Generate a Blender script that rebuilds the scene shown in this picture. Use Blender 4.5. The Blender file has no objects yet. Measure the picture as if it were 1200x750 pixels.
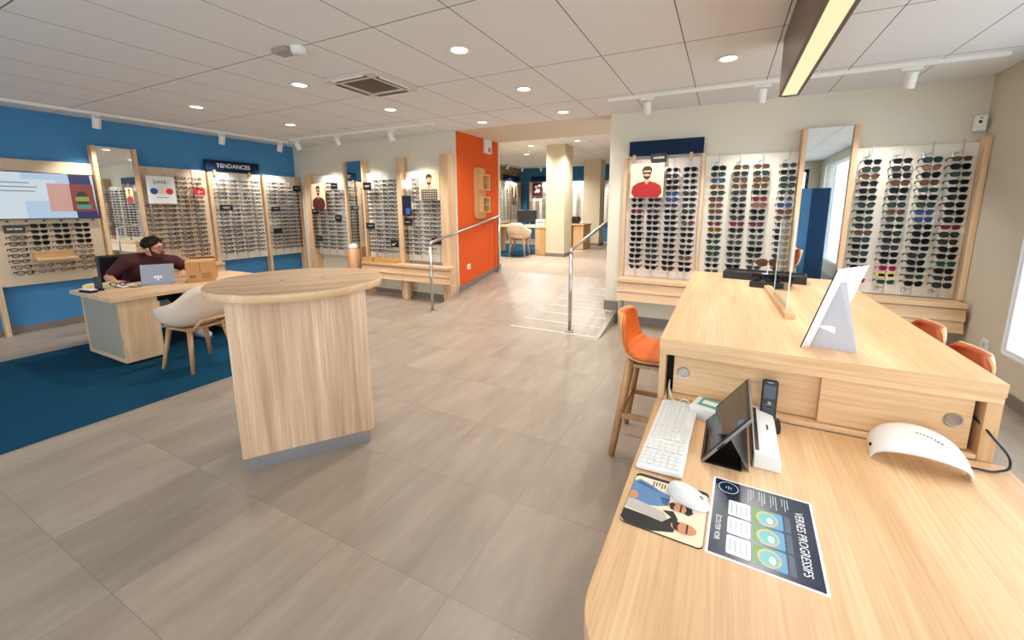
import bpy, bmesh, math, random
from math import sin, cos, pi, radians as R, atan2, hypot, sqrt
from mathutils import Vector, Matrix
random.seed(7)
S = bpy.context.scene
COL = S.collection

# ------------------------------------------------------------------ materials
def lin(c):
    c = c / 255.0
    return c / 12.92 if c <= .04045 else ((c + .055) / 1.055) ** 2.4
def rgb(r, g, b): return (lin(r), lin(g), lin(b), 1)
MATS = {}
def mat(name, col, rough=.5, metal=0.0, spec=.5, emit=None, estr=0, coat=0):
    if name in MATS: return MATS[name]
    m = bpy.data.materials.new(name); m.use_nodes = True
    b = m.node_tree.nodes['Principled BSDF']
    b.inputs['Base Color'].default_value = rgb(*col)
    b.inputs['Roughness'].default_value = rough
    b.inputs['Metallic'].default_value = metal
    b.inputs['Specular IOR Level'].default_value = spec
    b.inputs['Coat Weight'].default_value = coat
    if emit:
        b.inputs['Base Color'].default_value = (.01, .01, .01, 1); b.inputs['Emission Color'].default_value = rgb(*emit)
        b.inputs['Emission Strength'].default_value = estr
    MATS[name] = m
    return m
def nodes(m): return m.node_tree.nodes, m.node_tree.links
def N(m, t, **k):
    n = m.node_tree.nodes.new(t)
    for a, v in k.items(): setattr(n, a, v)
    return n
def noise(m, vec, scale, detail=3, rough=.55):
    n = N(m, 'ShaderNodeTexNoise'); n.inputs['Scale'].default_value = scale
    n.inputs['Detail'].default_value = detail; n.inputs['Roughness'].default_value = rough
    m.node_tree.links.new(vec, n.inputs['Vector']); return n.outputs['Fac']
def ramp(m, fac, stops):
    n = N(m, 'ShaderNodeValToRGB'); e = n.color_ramp.elements
    while len(e) < len(stops): e.new(.5)
    for i, (p, c) in enumerate(stops): e[i].position = p; e[i].color = c
    m.node_tree.links.new(fac, n.inputs['Fac']); return n.outputs['Color']
def mapping(m, scale, loc=(0, 0, 0), objrand=False):
    tc = N(m, 'ShaderNodeTexCoord'); mp = N(m, 'ShaderNodeMapping')
    mp.inputs['Scale'].default_value = scale; mp.inputs['Location'].default_value = loc
    src = tc.outputs['Object']
    m.node_tree.links.new(src, mp.inputs['Vector']); return mp.outputs['Vector']
def bump(m, fac, strength, dist=.002):
    b = N(m, 'ShaderNodeBump'); b.inputs['Strength'].default_value = strength; b.inputs['Distance'].default_value = dist
    m.node_tree.links.new(fac, b.inputs['Height'])
    m.node_tree.links.new(b.outputs['Normal'], m.node_tree.nodes['Principled BSDF'].inputs['Normal'])
def mix(m, fac, a, b, typ='MIX'):
    n = N(m, 'ShaderNodeMix', data_type='RGBA', blend_type=typ)
    L = m.node_tree.links
    for i, v in ((0, fac), (6, a), (7, b)):
        if isinstance(v, (int, float, tuple)): n.inputs[i].default_value = v
        else: L.new(v, n.inputs[i])
    return n.outputs[2]
def base(m, out): m.node_tree.links.new(out, m.node_tree.nodes['Principled BSDF'].inputs['Base Color'])

def wood(axis, light=(226, 190, 146), dark=(196, 150, 104), name='oak', rough=.42, band=1.0):
    key = f'{name}_{axis}'
    if key in MATS: return MATS[key]
    m = mat(key, light, rough)
    a = 'xyz'.index(axis)
    sc = [9.0 * band] * 3; sc[a] = .55
    n1 = noise(m, mapping(m, sc), 1.0, 4, .6)
    sc2 = [120.0] * 3; sc2[a] = 3.0
    n2 = noise(m, mapping(m, sc2, (3, 7, 1)), 1.0, 3, .6)
    c1 = ramp(m, n1, [(.32, rgb(*dark)), (.5, rgb(*[(x + y) // 2 for x, y in zip(light, dark)])), (.62, rgb(*light))])
    c2 = ramp(m, n2, [(.35, (.76, .70, .65, 1)), (.62, (1, 1, 1, 1))])
    base(m, mix(m, .6, c1, c2, 'MULTIPLY'))
    bump(m, n2, .08, .001)
    return m
OAK = {a: wood(a, (234, 202, 164), (212, 172, 130)) for a in 'xyz'}
OAKP = wood('z', (238, 208, 176), (196, 158, 126), 'pale_banded_oak', .45, 1.5)
OAKD = {a: wood(a, (240, 203, 158), (216, 171, 124), 'counter_oak', .42, .7) for a in 'xyz'}
OAKT = wood('x', (208, 174, 134), (176, 140, 102), 'table_oak', .42, 1.6)
BEECH = {a: wood(a, (232, 192, 140), (212, 166, 112), 'beech', .45) for a in 'xyz'}
LEGW = wood('z', (206, 162, 116), (176, 130, 88), 'leg_wood', .45)

def floor_mat():
    m = mat('stone_tile_floor', (165, 150, 135), .38)
    tc = N(m, 'ShaderNodeTexCoord'); sp = N(m, 'ShaderNodeSeparateXYZ'); L = m.node_tree.links
    L.new(tc.outputs['Object'], sp.inputs[0])
    def mth(op, a, b=None):
        n = N(m, 'ShaderNodeMath', operation=op)
        for i, v in enumerate((a, b)):
            if v is None: continue
            if isinstance(v, (int, float)): n.inputs[i].default_value = v
            else: L.new(v, n.inputs[i])
        return n.outputs[0]
    TX, TY = .621, .595
    ux = mth('DIVIDE', mth('ADD', sp.outputs[0], .89 + .621 * 20), TX)
    uy = mth('DIVIDE', mth('ADD', sp.outputs[1], -.52 + .595 * 20), TY)
    fx, fy = mth('FRACT', ux), mth('FRACT', uy)
    cx, cy = mth('FLOOR', ux), mth('FLOOR', uy)
    cb = N(m, 'ShaderNodeCombineXYZ'); L.new(cx, cb.inputs[0]); L.new(cy, cb.inputs[1])
    wn = N(m, 'ShaderNodeTexWhiteNoise', noise_dimensions='3D'); L.new(cb.outputs[0], wn.inputs['Vector'])
    # streaks per tile along y
    ad = N(m, 'ShaderNodeVectorMath', operation='MULTIPLY_ADD')
    L.new(wn.outputs['Color'], ad.inputs[0]); ad.inputs[1].default_value = (9, 9, 9); L.new(tc.outputs['Object'], ad.inputs[2])
    mp = N(m, 'ShaderNodeMapping'); mp.inputs['Scale'].default_value = (6, 1.3, 1); L.new(ad.outputs[0], mp.inputs['Vector'])
    s1 = noise(m, mp.outputs['Vector'], 1.0, 5, .65)
    mp2 = N(m, 'ShaderNodeMapping'); mp2.inputs['Scale'].default_value = (40, 7, 1); L.new(ad.outputs[0], mp2.inputs['Vector'])
    s2 = noise(m, mp2.outputs['Vector'], 1.0, 4, .6)
    c = ramp(m, s1, [(.28, rgb(150, 136, 121)), (.5, rgb(164, 149, 133)), (.7, rgb(175, 160, 143))])
    c = mix(m, .3, c, ramp(m, s2, [(.3, (.78, .76, .74, 1)), (.6, (1, 1, 1, 1))]), 'MULTIPLY')
    tv = ramp(m, wn.outputs['Value'], [(0, (.86, .855, .85, 1)), (1, (1.0, 1.0, 1.0, 1))])
    c = mix(m, 1.0, c, tv, 'MULTIPLY')
    g = .0032
    ex = mth('MINIMUM', fx, mth('SUBTRACT', 1, fx)); ey = mth('MINIMUM', fy, mth('SUBTRACT', 1, fy))
    line = mth('LESS_THAN', mth('MINIMUM', ex, ey), g)
    c = mix(m, line, c, rgb(134, 123, 112))
    base(m, c)
    rg = N(m, 'ShaderNodeMapRange'); L.new(s2, rg.inputs[0]); rg.inputs[3].default_value = .3; rg.inputs[4].default_value = .48
    L.new(rg.outputs[0], m.node_tree.nodes['Principled BSDF'].inputs['Roughness'])
    return m
FLOOR = floor_mat()

def ceil_mat():
    m = mat('ceiling_tile', (222, 214, 205), .9, spec=.1)
    tc = N(m, 'ShaderNodeTexCoord'); sp = N(m, 'ShaderNodeSeparateXYZ'); L = m.node_tree.links
    L.new(tc.outputs['Object'], sp.inputs[0])
    def mth(op, a, b):
        n = N(m, 'ShaderNodeMath', operation=op)
        for i, v in enumerate((a, b)):
            if isinstance(v, (int, float)): n.inputs[i].default_value = v
            else: L.new(v, n.inputs[i])
        return n.outputs[0]
    fx = mth('FRACT', mth('DIVIDE', mth('ADD', sp.outputs[0], .98 + .62 * 20), .62), 0)
    fy = mth('FRACT', mth('DIVIDE', mth('ADD', sp.outputs[1], -2.19 + 1.19 * 10), 1.19), 0)
    lx = mth('LESS_THAN', fx, .011); ly = mth('LESS_THAN', fy, .0065)
    n = noise(m, mapping(m, (260, 260, 260)), 1, 2)
    c = ramp(m, n, [(.3, rgb(226, 228, 231)), (.6, rgb(236, 238, 241))])
    c = mix(m, mth('MAXIMUM', lx, ly), c, rgb(104, 96, 90))
    base(m, c); bump(m, n, .15, .002)
    return m
CEIL = ceil_mat()

def paint(name, col, rough=.7):
    m = mat(name, col, rough, spec=.25)
    n = noise(m, mapping(m, (60, 60, 60)), 1, 3)
    bump(m, n, .06, .001); return m
W_BLUE = paint('blue_wall_paint', (74, 138, 188))
W_CREAM = paint('cream_wall_paint', (224, 217, 199))
W_CREAM2 = paint('beige_wall_paint', (212, 204, 186))
W_ORANGE = paint('orange_wall_paint', (222, 92, 38))
W_TEAL = paint('deep_blue_wall_paint', (52, 116, 160))
W_WHITE = paint('white_reveal_paint', (236, 238, 240))
BASEB = mat('grey_skirting_tile', (128, 120, 112), .45)
def stone_mat():
    m = mat('rubble_stone', (150, 132, 108), .9)
    v = N(m, 'ShaderNodeTexVoronoi'); v.inputs['Scale'].default_value = 9; m.node_tree.links.new(mapping(m, (1, 1, 1.4)), v.inputs['Vector'])
    n = noise(m, mapping(m, (8, 8, 8)), 1, 4)
    c = ramp(m, v.outputs['Distance'], [(.05, rgb(176, 158, 130)), (.6, rgb(92, 78, 62))])
    base(m, mix(m, .5, c, ramp(m, n, [(.3, rgb(110, 96, 78)), (.7, rgb(200, 184, 156))]), 'MIX'))
    bump(m, v.outputs['Distance'], .6, .02); return m
STONE = stone_mat()
def carpet_mat():
    m = mat('teal_blue_carpet', (20, 78, 108), .95, spec=.1)
    n = noise(m, mapping(m, (240, 240, 240)), 1, 3, .7)
    base(m, ramp(m, n, [(.3, rgb(8, 50, 74)), (.7, rgb(24, 82, 110))])); bump(m, n, .6, .006); return m
CARPET = carpet_mat()

RODS = mat('rod_silver', (205, 205, 204), .3, .35)
STEEL = mat('brushed_steel', (190, 188, 184), .28, 1.0)
CHROME = mat('chrome', (215, 215, 218), .12, 1.0)
PLINTH = mat('grey_metal_plinth', (176, 176, 180), .3, .75)
WHITE = mat('white_plastic', (236, 236, 234), .4)
OFFW = mat('off_white_panel', (232, 224, 208), .5)
PINKW = mat('warm_white_panel', (232, 216, 204), .5)
BEIGEP = mat('beige_panel', (214, 190, 160), .5)
WHITEM = mat('white_lamp_paint', (238, 236, 230), .4)
NAVY = mat('navy_sign', (6, 34, 64), .55, spec=.2)
BLACK = mat('black_plastic', (18, 18, 20), .35)
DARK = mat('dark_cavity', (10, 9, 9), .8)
RUBBER = mat('black_rubber', (14, 14, 15), .6)
GREYF = mat('grey_laminate', (160, 150, 136), .5)
LUMB = mat('bronze_grey_metal', (112, 98, 86), .4, .7)
ALU = mat('aluminium_grey', (150, 150, 152), .35, .85)
PAPER = mat('white_paper', (240, 240, 238), .6)
TEXTW = mat('white_print', (240, 242, 244), .6)
TEXTB = mat('black_print', (25, 25, 28), .6)
MIRROR = mat('mirror_silver', (226, 230, 228), .015, 1.0)
CARD = mat('cardboard', (186, 138, 88), .8)
CARDD = mat('cardboard_print', (96, 66, 40), .8)
GREYCARD = mat('grey_card', (196, 196, 206), .7)
ORANGEF = mat('orange_upholstery', (236, 122, 52), .65)
ORANGEF_SHADED = mat('rust_upholstery', (178, 84, 46), .65)  # the orange upholstery again, with shade put into its colour
BEIGESH = mat('beige_shell', (222, 202, 182), .55)
SKIN = mat('skin', (206, 150, 118), .5)
HAIRM = mat('dark_brown_hair', (44, 32, 26), .75, spec=.15)
BEARDM = mat('beard_hair', (84, 56, 42), .8, spec=.15)
MAROON = mat('maroon_cotton', (66, 20, 24), .85)
TROU = mat('dark_denim', (28, 30, 38), .85)
def emis(name, col, st):
    m = mat(name, col, .5, emit=col, estr=st); return m
L_WARM = emis('lamp_lens', (255, 240, 214), 9)
L_PANEL = emis('luminaire_diffuser', (255, 240, 188), 1.0)
def thin_glass(name, tint, fac, rough=.02, ior=1.45):
    m = bpy.data.materials.new(name); m.use_nodes = True; nt = m.node_tree; nt.nodes.clear()
    o = nt.nodes.new('ShaderNodeOutputMaterial'); t = nt.nodes.new('ShaderNodeBsdfTransparent'); g = nt.nodes.new('ShaderNodeBsdfGlossy')
    t.inputs[0].default_value = rgb(*tint); g.inputs['Roughness'].default_value = rough
    fr = nt.nodes.new('ShaderNodeFresnel'); fr.inputs[0].default_value = ior
    ad = nt.nodes.new('ShaderNodeMath'); ad.operation = 'ADD'; ad.inputs[1].default_value = fac; ge = nt.nodes.new('ShaderNodeNewGeometry'); iv = nt.nodes.new('ShaderNodeMath'); iv.operation = 'SUBTRACT'; iv.inputs[0].default_value = 1; nt.links.new(ge.outputs['Backfacing'], iv.inputs[1])
    ml = nt.nodes.new('ShaderNodeMath'); ml.operation = 'MULTIPLY'; nt.links.new(fr.outputs[0], ml.inputs[0]); nt.links.new(iv.outputs[0], ml.inputs[1]); nt.links.new(ml.outputs[0], ad.inputs[0])
    mx = nt.nodes.new('ShaderNodeMixShader')
    nt.links.new(ad.outputs[0], mx.inputs[0]); nt.links.new(t.outputs[0], mx.inputs[1]); nt.links.new(g.outputs[0], mx.inputs[2]); nt.links.new(mx.outputs[0], o.inputs[0])
    MATS[name] = m; return m
GLASS = thin_glass('window_glass', (244, 248, 250), 0)
ACRYL = thin_glass('clear_acrylic', (232, 238, 240), 0, .02, 1.22)
DEMO = thin_glass('demo_lens', (212, 213, 214), 0, .05, 1.3)
ACRE = mat('acrylic_edge', (214, 224, 230), .25)

# ------------------------------------------------------------------ mesh builder
class MB:
    def __init__(self): self.bm = bmesh.new(); self.mats = []; self.mi = 0
    def m(self, mt):
        if mt not in self.mats: self.mats.append(mt)
        self.mi = self.mats.index(mt); return self
    def _fin(self, faces, smooth=False):
        for f in faces: f.material_index = self.mi; f.smooth = smooth
    def box(self, x0, x1, y0, y1, z0, z1, bev=0, M=None, seg=2):
        bm = self.bm
        vs = [bm.verts.new(p) for p in ((x0, y0, z0), (x1, y0, z0), (x1, y1, z0), (x0, y1, z0), (x0, y0, z1), (x1, y0, z1), (x1, y1, z1), (x0, y1, z1))]
        fs = [bm.faces.new([vs[i] for i in q]) for q in ((3, 2, 1, 0), (4, 5, 6, 7), (0, 1, 5, 4), (1, 2, 6, 5), (2, 3, 7, 6), (3, 0, 4, 7))]
        if bev:
            es = list({e for f in fs for e in f.edges})
            r = bmesh.ops.bevel(bm, geom=es, offset=bev, segments=seg, affect='EDGES', profile=.5)
            fs = list({f for f in r['faces']} | {f for f in fs if f.is_valid})
            vs = list({v for f in fs for v in f.verts})
        if M is not None: bmesh.ops.transform(bm, matrix=M, verts=vs)
        self._fin(fs); return self
    def quad(self, *p):
        self._fin([self.bm.faces.new([self.bm.verts.new(q) for q in p])]); return self
    def poly(self, pts, z, M=None):
        vs = [self.bm.verts.new((x, y, z)) for x, y in pts]
        if M is not None: bmesh.ops.transform(self.bm, matrix=M, verts=vs)
        self._fin([self.bm.faces.new(vs)]); return self
    def prism(self, pts, z0, z1, M=None, bev=0):
        bm = self.bm; n = len(pts)
        a = [bm.verts.new((x, y, z0)) for x, y in pts]; b = [bm.verts.new((x, y, z1)) for x, y in pts]
        fs = [bm.faces.new(a[::-1]), bm.faces.new(b)]
        for i in range(n): fs.append(bm.faces.new((a[i], a[(i + 1) % n], b[(i + 1) % n], b[i])))
        bmesh.ops.recalc_face_normals(bm, faces=fs)
        vs = a + b
        if bev:
            es = list(set(fs[0].edges) | set(fs[1].edges))
            r = bmesh.ops.bevel(bm, geom=es, offset=bev, segments=2, affect='EDGES', profile=.5)
            fs = list({f for f in r['faces']} | {f for f in fs if f.is_valid}); vs = list({v for f in fs for v in f.verts})
        if M is not None: bmesh.ops.transform(bm, matrix=M, verts=vs)
        self._fin(fs); return self
    def tube(self, pts, r, n=8, caps=True, flat=1.0):
        bm = self.bm; pts = [Vector(p) for p in pts]; rings = []; k = len(pts)
        rs = r if isinstance(r, (list, tuple)) else [r] * k
        ref = None
        for i, p in enumerate(pts):
            d = (pts[min(i + 1, k - 1)] - pts[max(i - 1, 0)]).normalized()
            if ref is None:
                ref = Vector((0, 0, 1)) if abs(d.z) < .9 else Vector((1, 0, 0))
            u = (ref - d * ref.dot(d)).normalized(); v = d.cross(u); ref = u
            rings.append([bm.verts.new(p + u * (rs[i] * cos(2 * pi * j / n) * flat) + v * (rs[i] * sin(2 * pi * j / n))) for j in range(n)])
        fs = []
        for a, b in zip(rings, rings[1:]):
            for j in range(n): fs.append(bm.faces.new((a[j], a[(j + 1) % n], b[(j + 1) % n], b[j])))
        self._fin(fs, True)
        if caps: self._fin([bm.faces.new(rings[0][::-1]), bm.faces.new(rings[-1])])
        return self
    def lathe(self, prof, c=(0, 0, 0), n=24, M=None, smooth=True):
        bm = self.bm; rings = []
        for r, z in prof:
            if r < 1e-6: rings.append([bm.verts.new((c[0], c[1], c[2] + z))])
            else: rings.append([bm.verts.new((c[0] + r * cos(2 * pi * j / n), c[1] + r * sin(2 * pi * j / n), c[2] + z)) for j in range(n)])
        fs = []
        for a, b in zip(rings, rings[1:]):
            if len(a) == 1 and len(b) == 1: continue
            for j in range(n):
                q = [a[j % len(a)], a[(j + 1) % n % len(a)], b[(j + 1) % n % len(b)], b[j % len(b)]]
                q = list(dict.fromkeys(q)); fs.append(bm.faces.new(q))
        bmesh.ops.recalc_face_normals(bm, faces=fs)
        if M is not None: bmesh.ops.transform(bm, matrix=M, verts=list({v for f in fs for v in f.verts}))
        self._fin(fs, smooth); return self
    def ball(self, c, r, M=None, u=16, v=10):
        rx, ry, rz = r if isinstance(r, (tuple, list)) else (r, r, r)
        T = Matrix.Translation(c) @ (M.to_4x4() if M is not None else Matrix.Identity(4)) @ Matrix.Diagonal((rx, ry, rz, 1))
        g = bmesh.ops.create_uvsphere(self.bm, u_segments=u, v_segments=v, radius=1, matrix=T)
        self._fin({f for x in g['verts'] for f in x.link_faces}, True); return self
    def grid(self, f, nu, nv, smooth=True, closed_u=False):
        bm = self.bm
        vs = [[bm.verts.new(f(i / nu, j / nv)) for j in range(nv + 1)] for i in range(nu + (0 if closed_u else 1))]
        fs = []
        for i in range(nu):
            for j in range(nv):
                a, b = vs[i], vs[(i + 1) % len(vs)]
                fs.append(bm.faces.new((a[j], b[j], b[j + 1], a[j + 1])))
        self._fin(fs, smooth); return self
    def mesh(self, name):
        me = bpy.data.meshes.new(name); self.bm.to_mesh(me); self.bm.free()
        for x in self.mats: me.materials.append(x)
        return me
def link(name, data, parent=None):
    o = bpy.data.objects.new(name, data); COL.objects.link(o)
    if parent: o.parent = parent
    return o
def obj(name, mb, parent=None, label=None):
    me = mb.mesh(name) if isinstance(mb, MB) else mb
    o = link(name, me, parent)
    if label: o['label'] = label
    return o
def tag(o, label, cat, group=None):
    o['label'] = label; o['category'] = cat
    if group: o['group'] = group
    return o
def thing(name, label, cat, loc=(0, 0, 0), rz=0, group=None):
    o = link(name, None); o.location = loc; o.rotation_euler = (0, 0, rz); o.empty_display_size = .1
    return tag(o, label, cat, group)
def struct(name, mb, parent=None):
    o = obj(name, mb, parent); o['kind'] = 'structure'; return o
def dup(root, loc, rz, label, group=None, name=None):
    r = root.copy(); COL.objects.link(r); r.location = loc; r.rotation_euler = (0, 0, rz); r['label'] = label
    if group: r['group'] = group
    for ch in list(root.children):
        c = ch.copy(); COL.objects.link(c); c.parent = r
        for g in ch.children:
            d = g.copy(); COL.objects.link(d); d.parent = c
    return r
def B(mt): return MB().m(mt)
def text(name, s, size, mt, loc, rot, parent, align='CENTER', ext=.0004, sx=1.0, label=None, bold=0.0):
    c = bpy.data.curves.new(name, 'FONT'); c.body = s; c.size = size; c.align_x = align; c.align_y = 'CENTER'; c.extrude = ext
    c.resolution_u = 3; c.offset = bold; c.materials.append(mt)
    o = link(name, c, parent); o.location = loc; o.rotation_euler = rot; o.scale = (sx, 1, 1)
    if label: o['label'] = label
    return o
def ellipse(cx, cy, rx, ry, n=20, a0=0, a1=2 * pi):
    return [(cx + rx * cos(a0 + (a1 - a0) * i / n), cy + ry * sin(a0 + (a1 - a0) * i / n)) for i in range(n + (0 if abs(a1 - a0 - 2 * pi) < 1e-6 else 1))]
def rrect(x0, x1, y0, y1, r, n=5):
    o = []
    for cx, cy, a in ((x1 - r, y1 - r, 0), (x0 + r, y1 - r, pi / 2), (x0 + r, y0 + r, pi), (x1 - r, y0 + r, 1.5 * pi)):
        o += [(cx + r * cos(a + pi / 2 * i / n), cy + r * sin(a + pi / 2 * i / n)) for i in range(n + 1)]
    return o
ORD = 'first second third fourth fifth sixth seventh eighth ninth tenth eleventh twelfth thirteenth fourteenth fifteenth sixteenth seventeenth eighteenth nineteenth twentieth'.split()

# ------------------------------------------------------------------ the room
XL, XR, YB, CZ = -7.84, 2.14, 5.45, 2.75
YF = -2.3
RX0, RX1, RY0, RY1, UZ_ = -3.89, -1.25, 4.5, 6.68, .36      # the ramp, and the raised floor's height
CZ2, YB2, XL2, XR2 = 3.05, 14.35, -7.25, .2                    # the raised room behind

struct('floor', B(FLOOR).box(XL - .1, XR + .12, YF - .12, YB + .1, -.1, 0))
rp = B(FLOOR)
rp.prism([(RY0, 0), (RY1, UZ_), (RY1, -.05), (RY0, -.05)], RX0, RX1, Matrix(((0, 0, 1, 0), (1, 0, 0, 0), (0, 1, 0, 0), (0, 0, 0, 1))))
rampo = struct('floor_ramp', rp)
sl = UZ_ / (RY1 - RY0)
STRIP = mat('pale_nosing_strip', (252, 248, 238), .3)
for k in range(7):
    y = RY0 + .06 + k * .27; z = (y - RY0) * sl
    b = B(STRIP); b.box(-2.45 + .06 * k, RX1 - .06, y, y + .016, z + .001, z + .006)
    o = obj('trim_' + str(k + 1), b); o['kind'] = 'structure'
struct('floor_back_room', B(FLOOR).box(XL2 - .1, XR2 + .1, RY1, YB2 + .1, UZ_ - .12, UZ_))

struct('wall_left', B(W_BLUE).box(XL - .12, XL, YF - .1, YB + .12, 0, CZ + .05))
struct('wall_back_left', B(W_CREAM).box(XL, RX0, YB, YB + .12, 0, CZ + .05))
ow = B(W_ORANGE); ow.box(RX0 - .12, RX0 + .001, YB + .004, 6.78, 0, CZ + .3)
struct('wall_orange', ow)
struct('trim_8', B(W_CREAM).box(RX0 - .13, RX0 + .004, 6.78, 6.84, 0, CZ + .3))
struct('wall_back_right', B(W_CREAM).box(-1.42, XR + .1, YB, YB + .3, 0, CZ + .3))
# right wall with the big window opening
WY0, WY1, WZ0, WZ1 = -1.9, 4.62, .375, 2.6
wr = B(W_CREAM2)
wr.box(XR, XR + .12, WY1, YB + .1, 0, CZ + .05); wr.box(XR, XR + .12, YF - .1, WY0, 0, CZ + .05)
wr.box(XR, XR + .12, WY0, WY1, 0, WZ0 - .021); wr.box(XR, XR + .12, WY0, WY1, WZ1, CZ + .05)
struct('wall_right', wr)
rv = B(W_WHITE)
rv.box(XR + .12, XR + .26, WY1, WY1 + .06, WZ0 - .1, WZ1 + .1); rv.box(XR + .12, XR + .26, WY0 - .06, WY0, WZ0 - .1, WZ1 + .1)
rv.box(XR + .12, XR + .26, WY0, WY1, WZ0 - .1, WZ0 - .02); rv.box(XR + .12, XR + .26, WY0, WY1, WZ1, WZ1 + .1)
rv.box(XR + .002, XR + .26, WY1 - .005, WY1 - .0005, WZ0, WZ1)
w1 = struct('window_1', rv)
struct('sill', B(W_WHITE).box(XR + .004, XR + .26, WY0, WY1, WZ0 - .02, WZ0, .004), w1)
mat('dark_window_frame', (44, 44, 48), .4, .4)
fr = B(W_WHITE)
for y in (WY0 + .001, 2.4, .3, WY1 - .036): fr.box(XR + .015, XR + .045, y, y + .03, WZ0 + .0, WZ1)
fr.box(XR + .017, XR + .043, WY0 + .03, WY1 - .037, WZ0 + .001, WZ0 + .03); fr.box(XR + .017, XR + .043, WY0 + .03, WY1 - .037, WZ1 - .04, WZ1 - .001)
struct('window_frame', fr, w1)
struct('window_pane', B(GLASS).box(XR + .027, XR + .033, WY0 + .031, WY1 - .038, WZ0 + .03, WZ1 - .04), w1)
# shop front behind the camera
FWX0, FWX1 = -6.6, 1.9
wf = B(W_CREAM2)
wf.box(XL - .1, FWX0, YF - .12, YF, 0, CZ + .05); wf.box(FWX1, XR + .1, YF - .12, YF, 0, CZ + .05); wf.box(FWX0, FWX1, YF - .12, YF, 2.55, CZ + .05)
struct('wall_front', wf)
sf = B(MATS['dark_window_frame'])
for x in (FWX0, -4.5, -2.4, -.3, 1.0, FWX1 - .07): sf.box(x, x + .07, YF - .1, YF - .03, 0, 2.55)
for z in (0, 2.0, 2.48): sf.box(FWX0, FWX1, YF - .1, YF - .03, z, z + .07)
w2 = struct('window_2', sf)
struct('window_pane', B(GLASS).box(FWX0 + .05, FWX1 - .05, YF - .07, YF - .06, .05, 2.5), w2)
struct('ground_outside', B(mat('pavement', (206, 204, 200), .9)).box(-14, 14, -14, YF - .125, -.15, -.012).box(XR + .125, 14, YF - .15, 14, -.15, -.012))
struct('ceiling', B(CEIL).box(XL - .1, XR + .1, YF - .1, YB, CZ, CZ + .08))
struct('beam', B(W_CREAM2).box(RX0 - .12, XR + .1, YB, 6.78, CZ, CZ + .4))
# raised back room
struct('ceiling_back_room', B(CEIL).box(XL2 - .1, XR2 + .1, 6.78, YB2 + .1, CZ2, CZ2 + .08))
struct('wall_back_room_left', B(STONE).box(XL2 - .12, XL2, 6.7, YB2 + .1, UZ_ - .1, CZ2 + .05))
struct('wall_back_room_rear', B(W_TEAL).box(XL2, XR2, YB2, YB2 + .12, UZ_ - .1, CZ2 + .05))
struct('wall_back_room_right', B(W_CREAM).box(XR2, XR2 + .12, 5.7, YB2 + .1, UZ_ - .1, CZ2 + .05))
struct('wall_back_room_front', B(W_CREAM).box(XL2, RX0 - .125, 6.72, 6.84, UZ_ - .1, CZ2 + .05))
COLM = paint('column_paint', (216, 204, 176))
def column(x0, x1, y0, y1):
    c = struct('column', B(COLM).box(x0, x1, y0, y1, UZ_, CZ2 + .02))
    b = B(BASEB); b.box(x0 - .012, x1 + .012, y0 - .012, y1 + .012, UZ_, UZ_ + .085); struct('baseboard', b, c)
column(-3.98, -3.5, 9.3, 9.85)
column(-4.1, -3.56, 12.6, 13.15)
# skirting
def bb(name, *bx):
    b = B(BASEB)
    for q in bx: b.box(*q, .002)
    struct(name, b)
bb('baseboard_left', (XL, XL + .014, YF, YB, 0, .09))
bb('baseboard_back_left', (XL, RX0 + .012, YB - .014, YB, 0, .3 if 0 else .09))
bs = B(BASEB)
zz = lambda y: max(0, min(UZ_, (y - RY0) * sl))
bs.prism([(YB - .01, zz(YB) - .02), (6.84, UZ_ - .02), (6.84, UZ_ + .11), (YB - .01, zz(YB) + .1)], RX0, RX0 + .014, Matrix(((0, 0, 1, 0), (1, 0, 0, 0), (0, 1, 0, 0), (0, 0, 0, 1))))
struct('baseboard_ramp', bs)
bb('baseboard_back_right', (-1.25, XR, YB - .014, YB, 0, .1), (-1.435, -1.24, YB - .016, YB, .15, .28))
bb('baseboard_right', (XR - .014, XR, YF, YB, 0, .1))
# rug
tag(obj('rug', B(CARPET).box(-6.5, -4.03, -1.2, 3.3, 0, .008, .003)), 'large teal blue rug under the reception desk and beige chair', 'rug')

# ------------------------------------------------------------------ lamps
LAMP = 1.35
def lamp(kind, loc, energy, col=(1, .96, .905), size=.1, rot=(0, 0, 0), spot=2.4, blend=.8, parent=None, sx=None):
    l = bpy.data.lights.new('lamp_light', kind); l.energy = energy; l.color = col
    if kind == 'SPOT': l.spot_size = spot; l.spot_blend = blend; l.shadow_soft_size = size
    elif kind == 'AREA':
        l.shape = 'RECTANGLE' if sx else 'DISK'; l.size = size
        if sx: l.size_y = sx
    else: l.shadow_soft_size = size
    o = bpy.data.objects.new('lamp_light', l); COL.objects.link(o); o.location = loc; o.rotation_euler = rot
    if parent: o.parent = parent
    return o
proto = None
DL = [(-1.92, 2.77, 'by the round table, in the middle of the ceiling'), (-3.85, 2.81, 'left of the air conditioning cassette'), (-5.78, 2.84, 'above the reception desk'),
      (-3.79, 3.96, 'behind the air conditioning cassette'), (-1.93, 3.91, 'in front of the ramp'), (-1.925, 5.02, 'above the foot of the ramp'), (-5.77, 4.01, 'in the corner by the blue wall'),
      (-3.17, 5.09, 'next to the orange wall'), (-.064, 3.88, 'left of the long ceiling luminaire')]
def downlight(loc, label, energy, group):
    global proto
    if proto is None:
        t = thing('downlight', label, 'ceiling light', loc, 0, group)
        obj('trim_ring', B(WHITEM).lathe([(.062, 0), (.088, -.002), (.092, -.007), (.086, -.011), (.066, -.008), (.062, 0)], n=28), t)
        obj('lamp_lens', B(L_WARM).lathe([(0, -.004), (.062, -.003)], n=24), t); proto = t
    else: t = dup(proto, loc, 0, label, group)
    lamp('SPOT', (loc[0], loc[1], loc[2] - .03), energy * LAMP, size=.06, spot=2.5, blend=.9)
    return t
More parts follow.
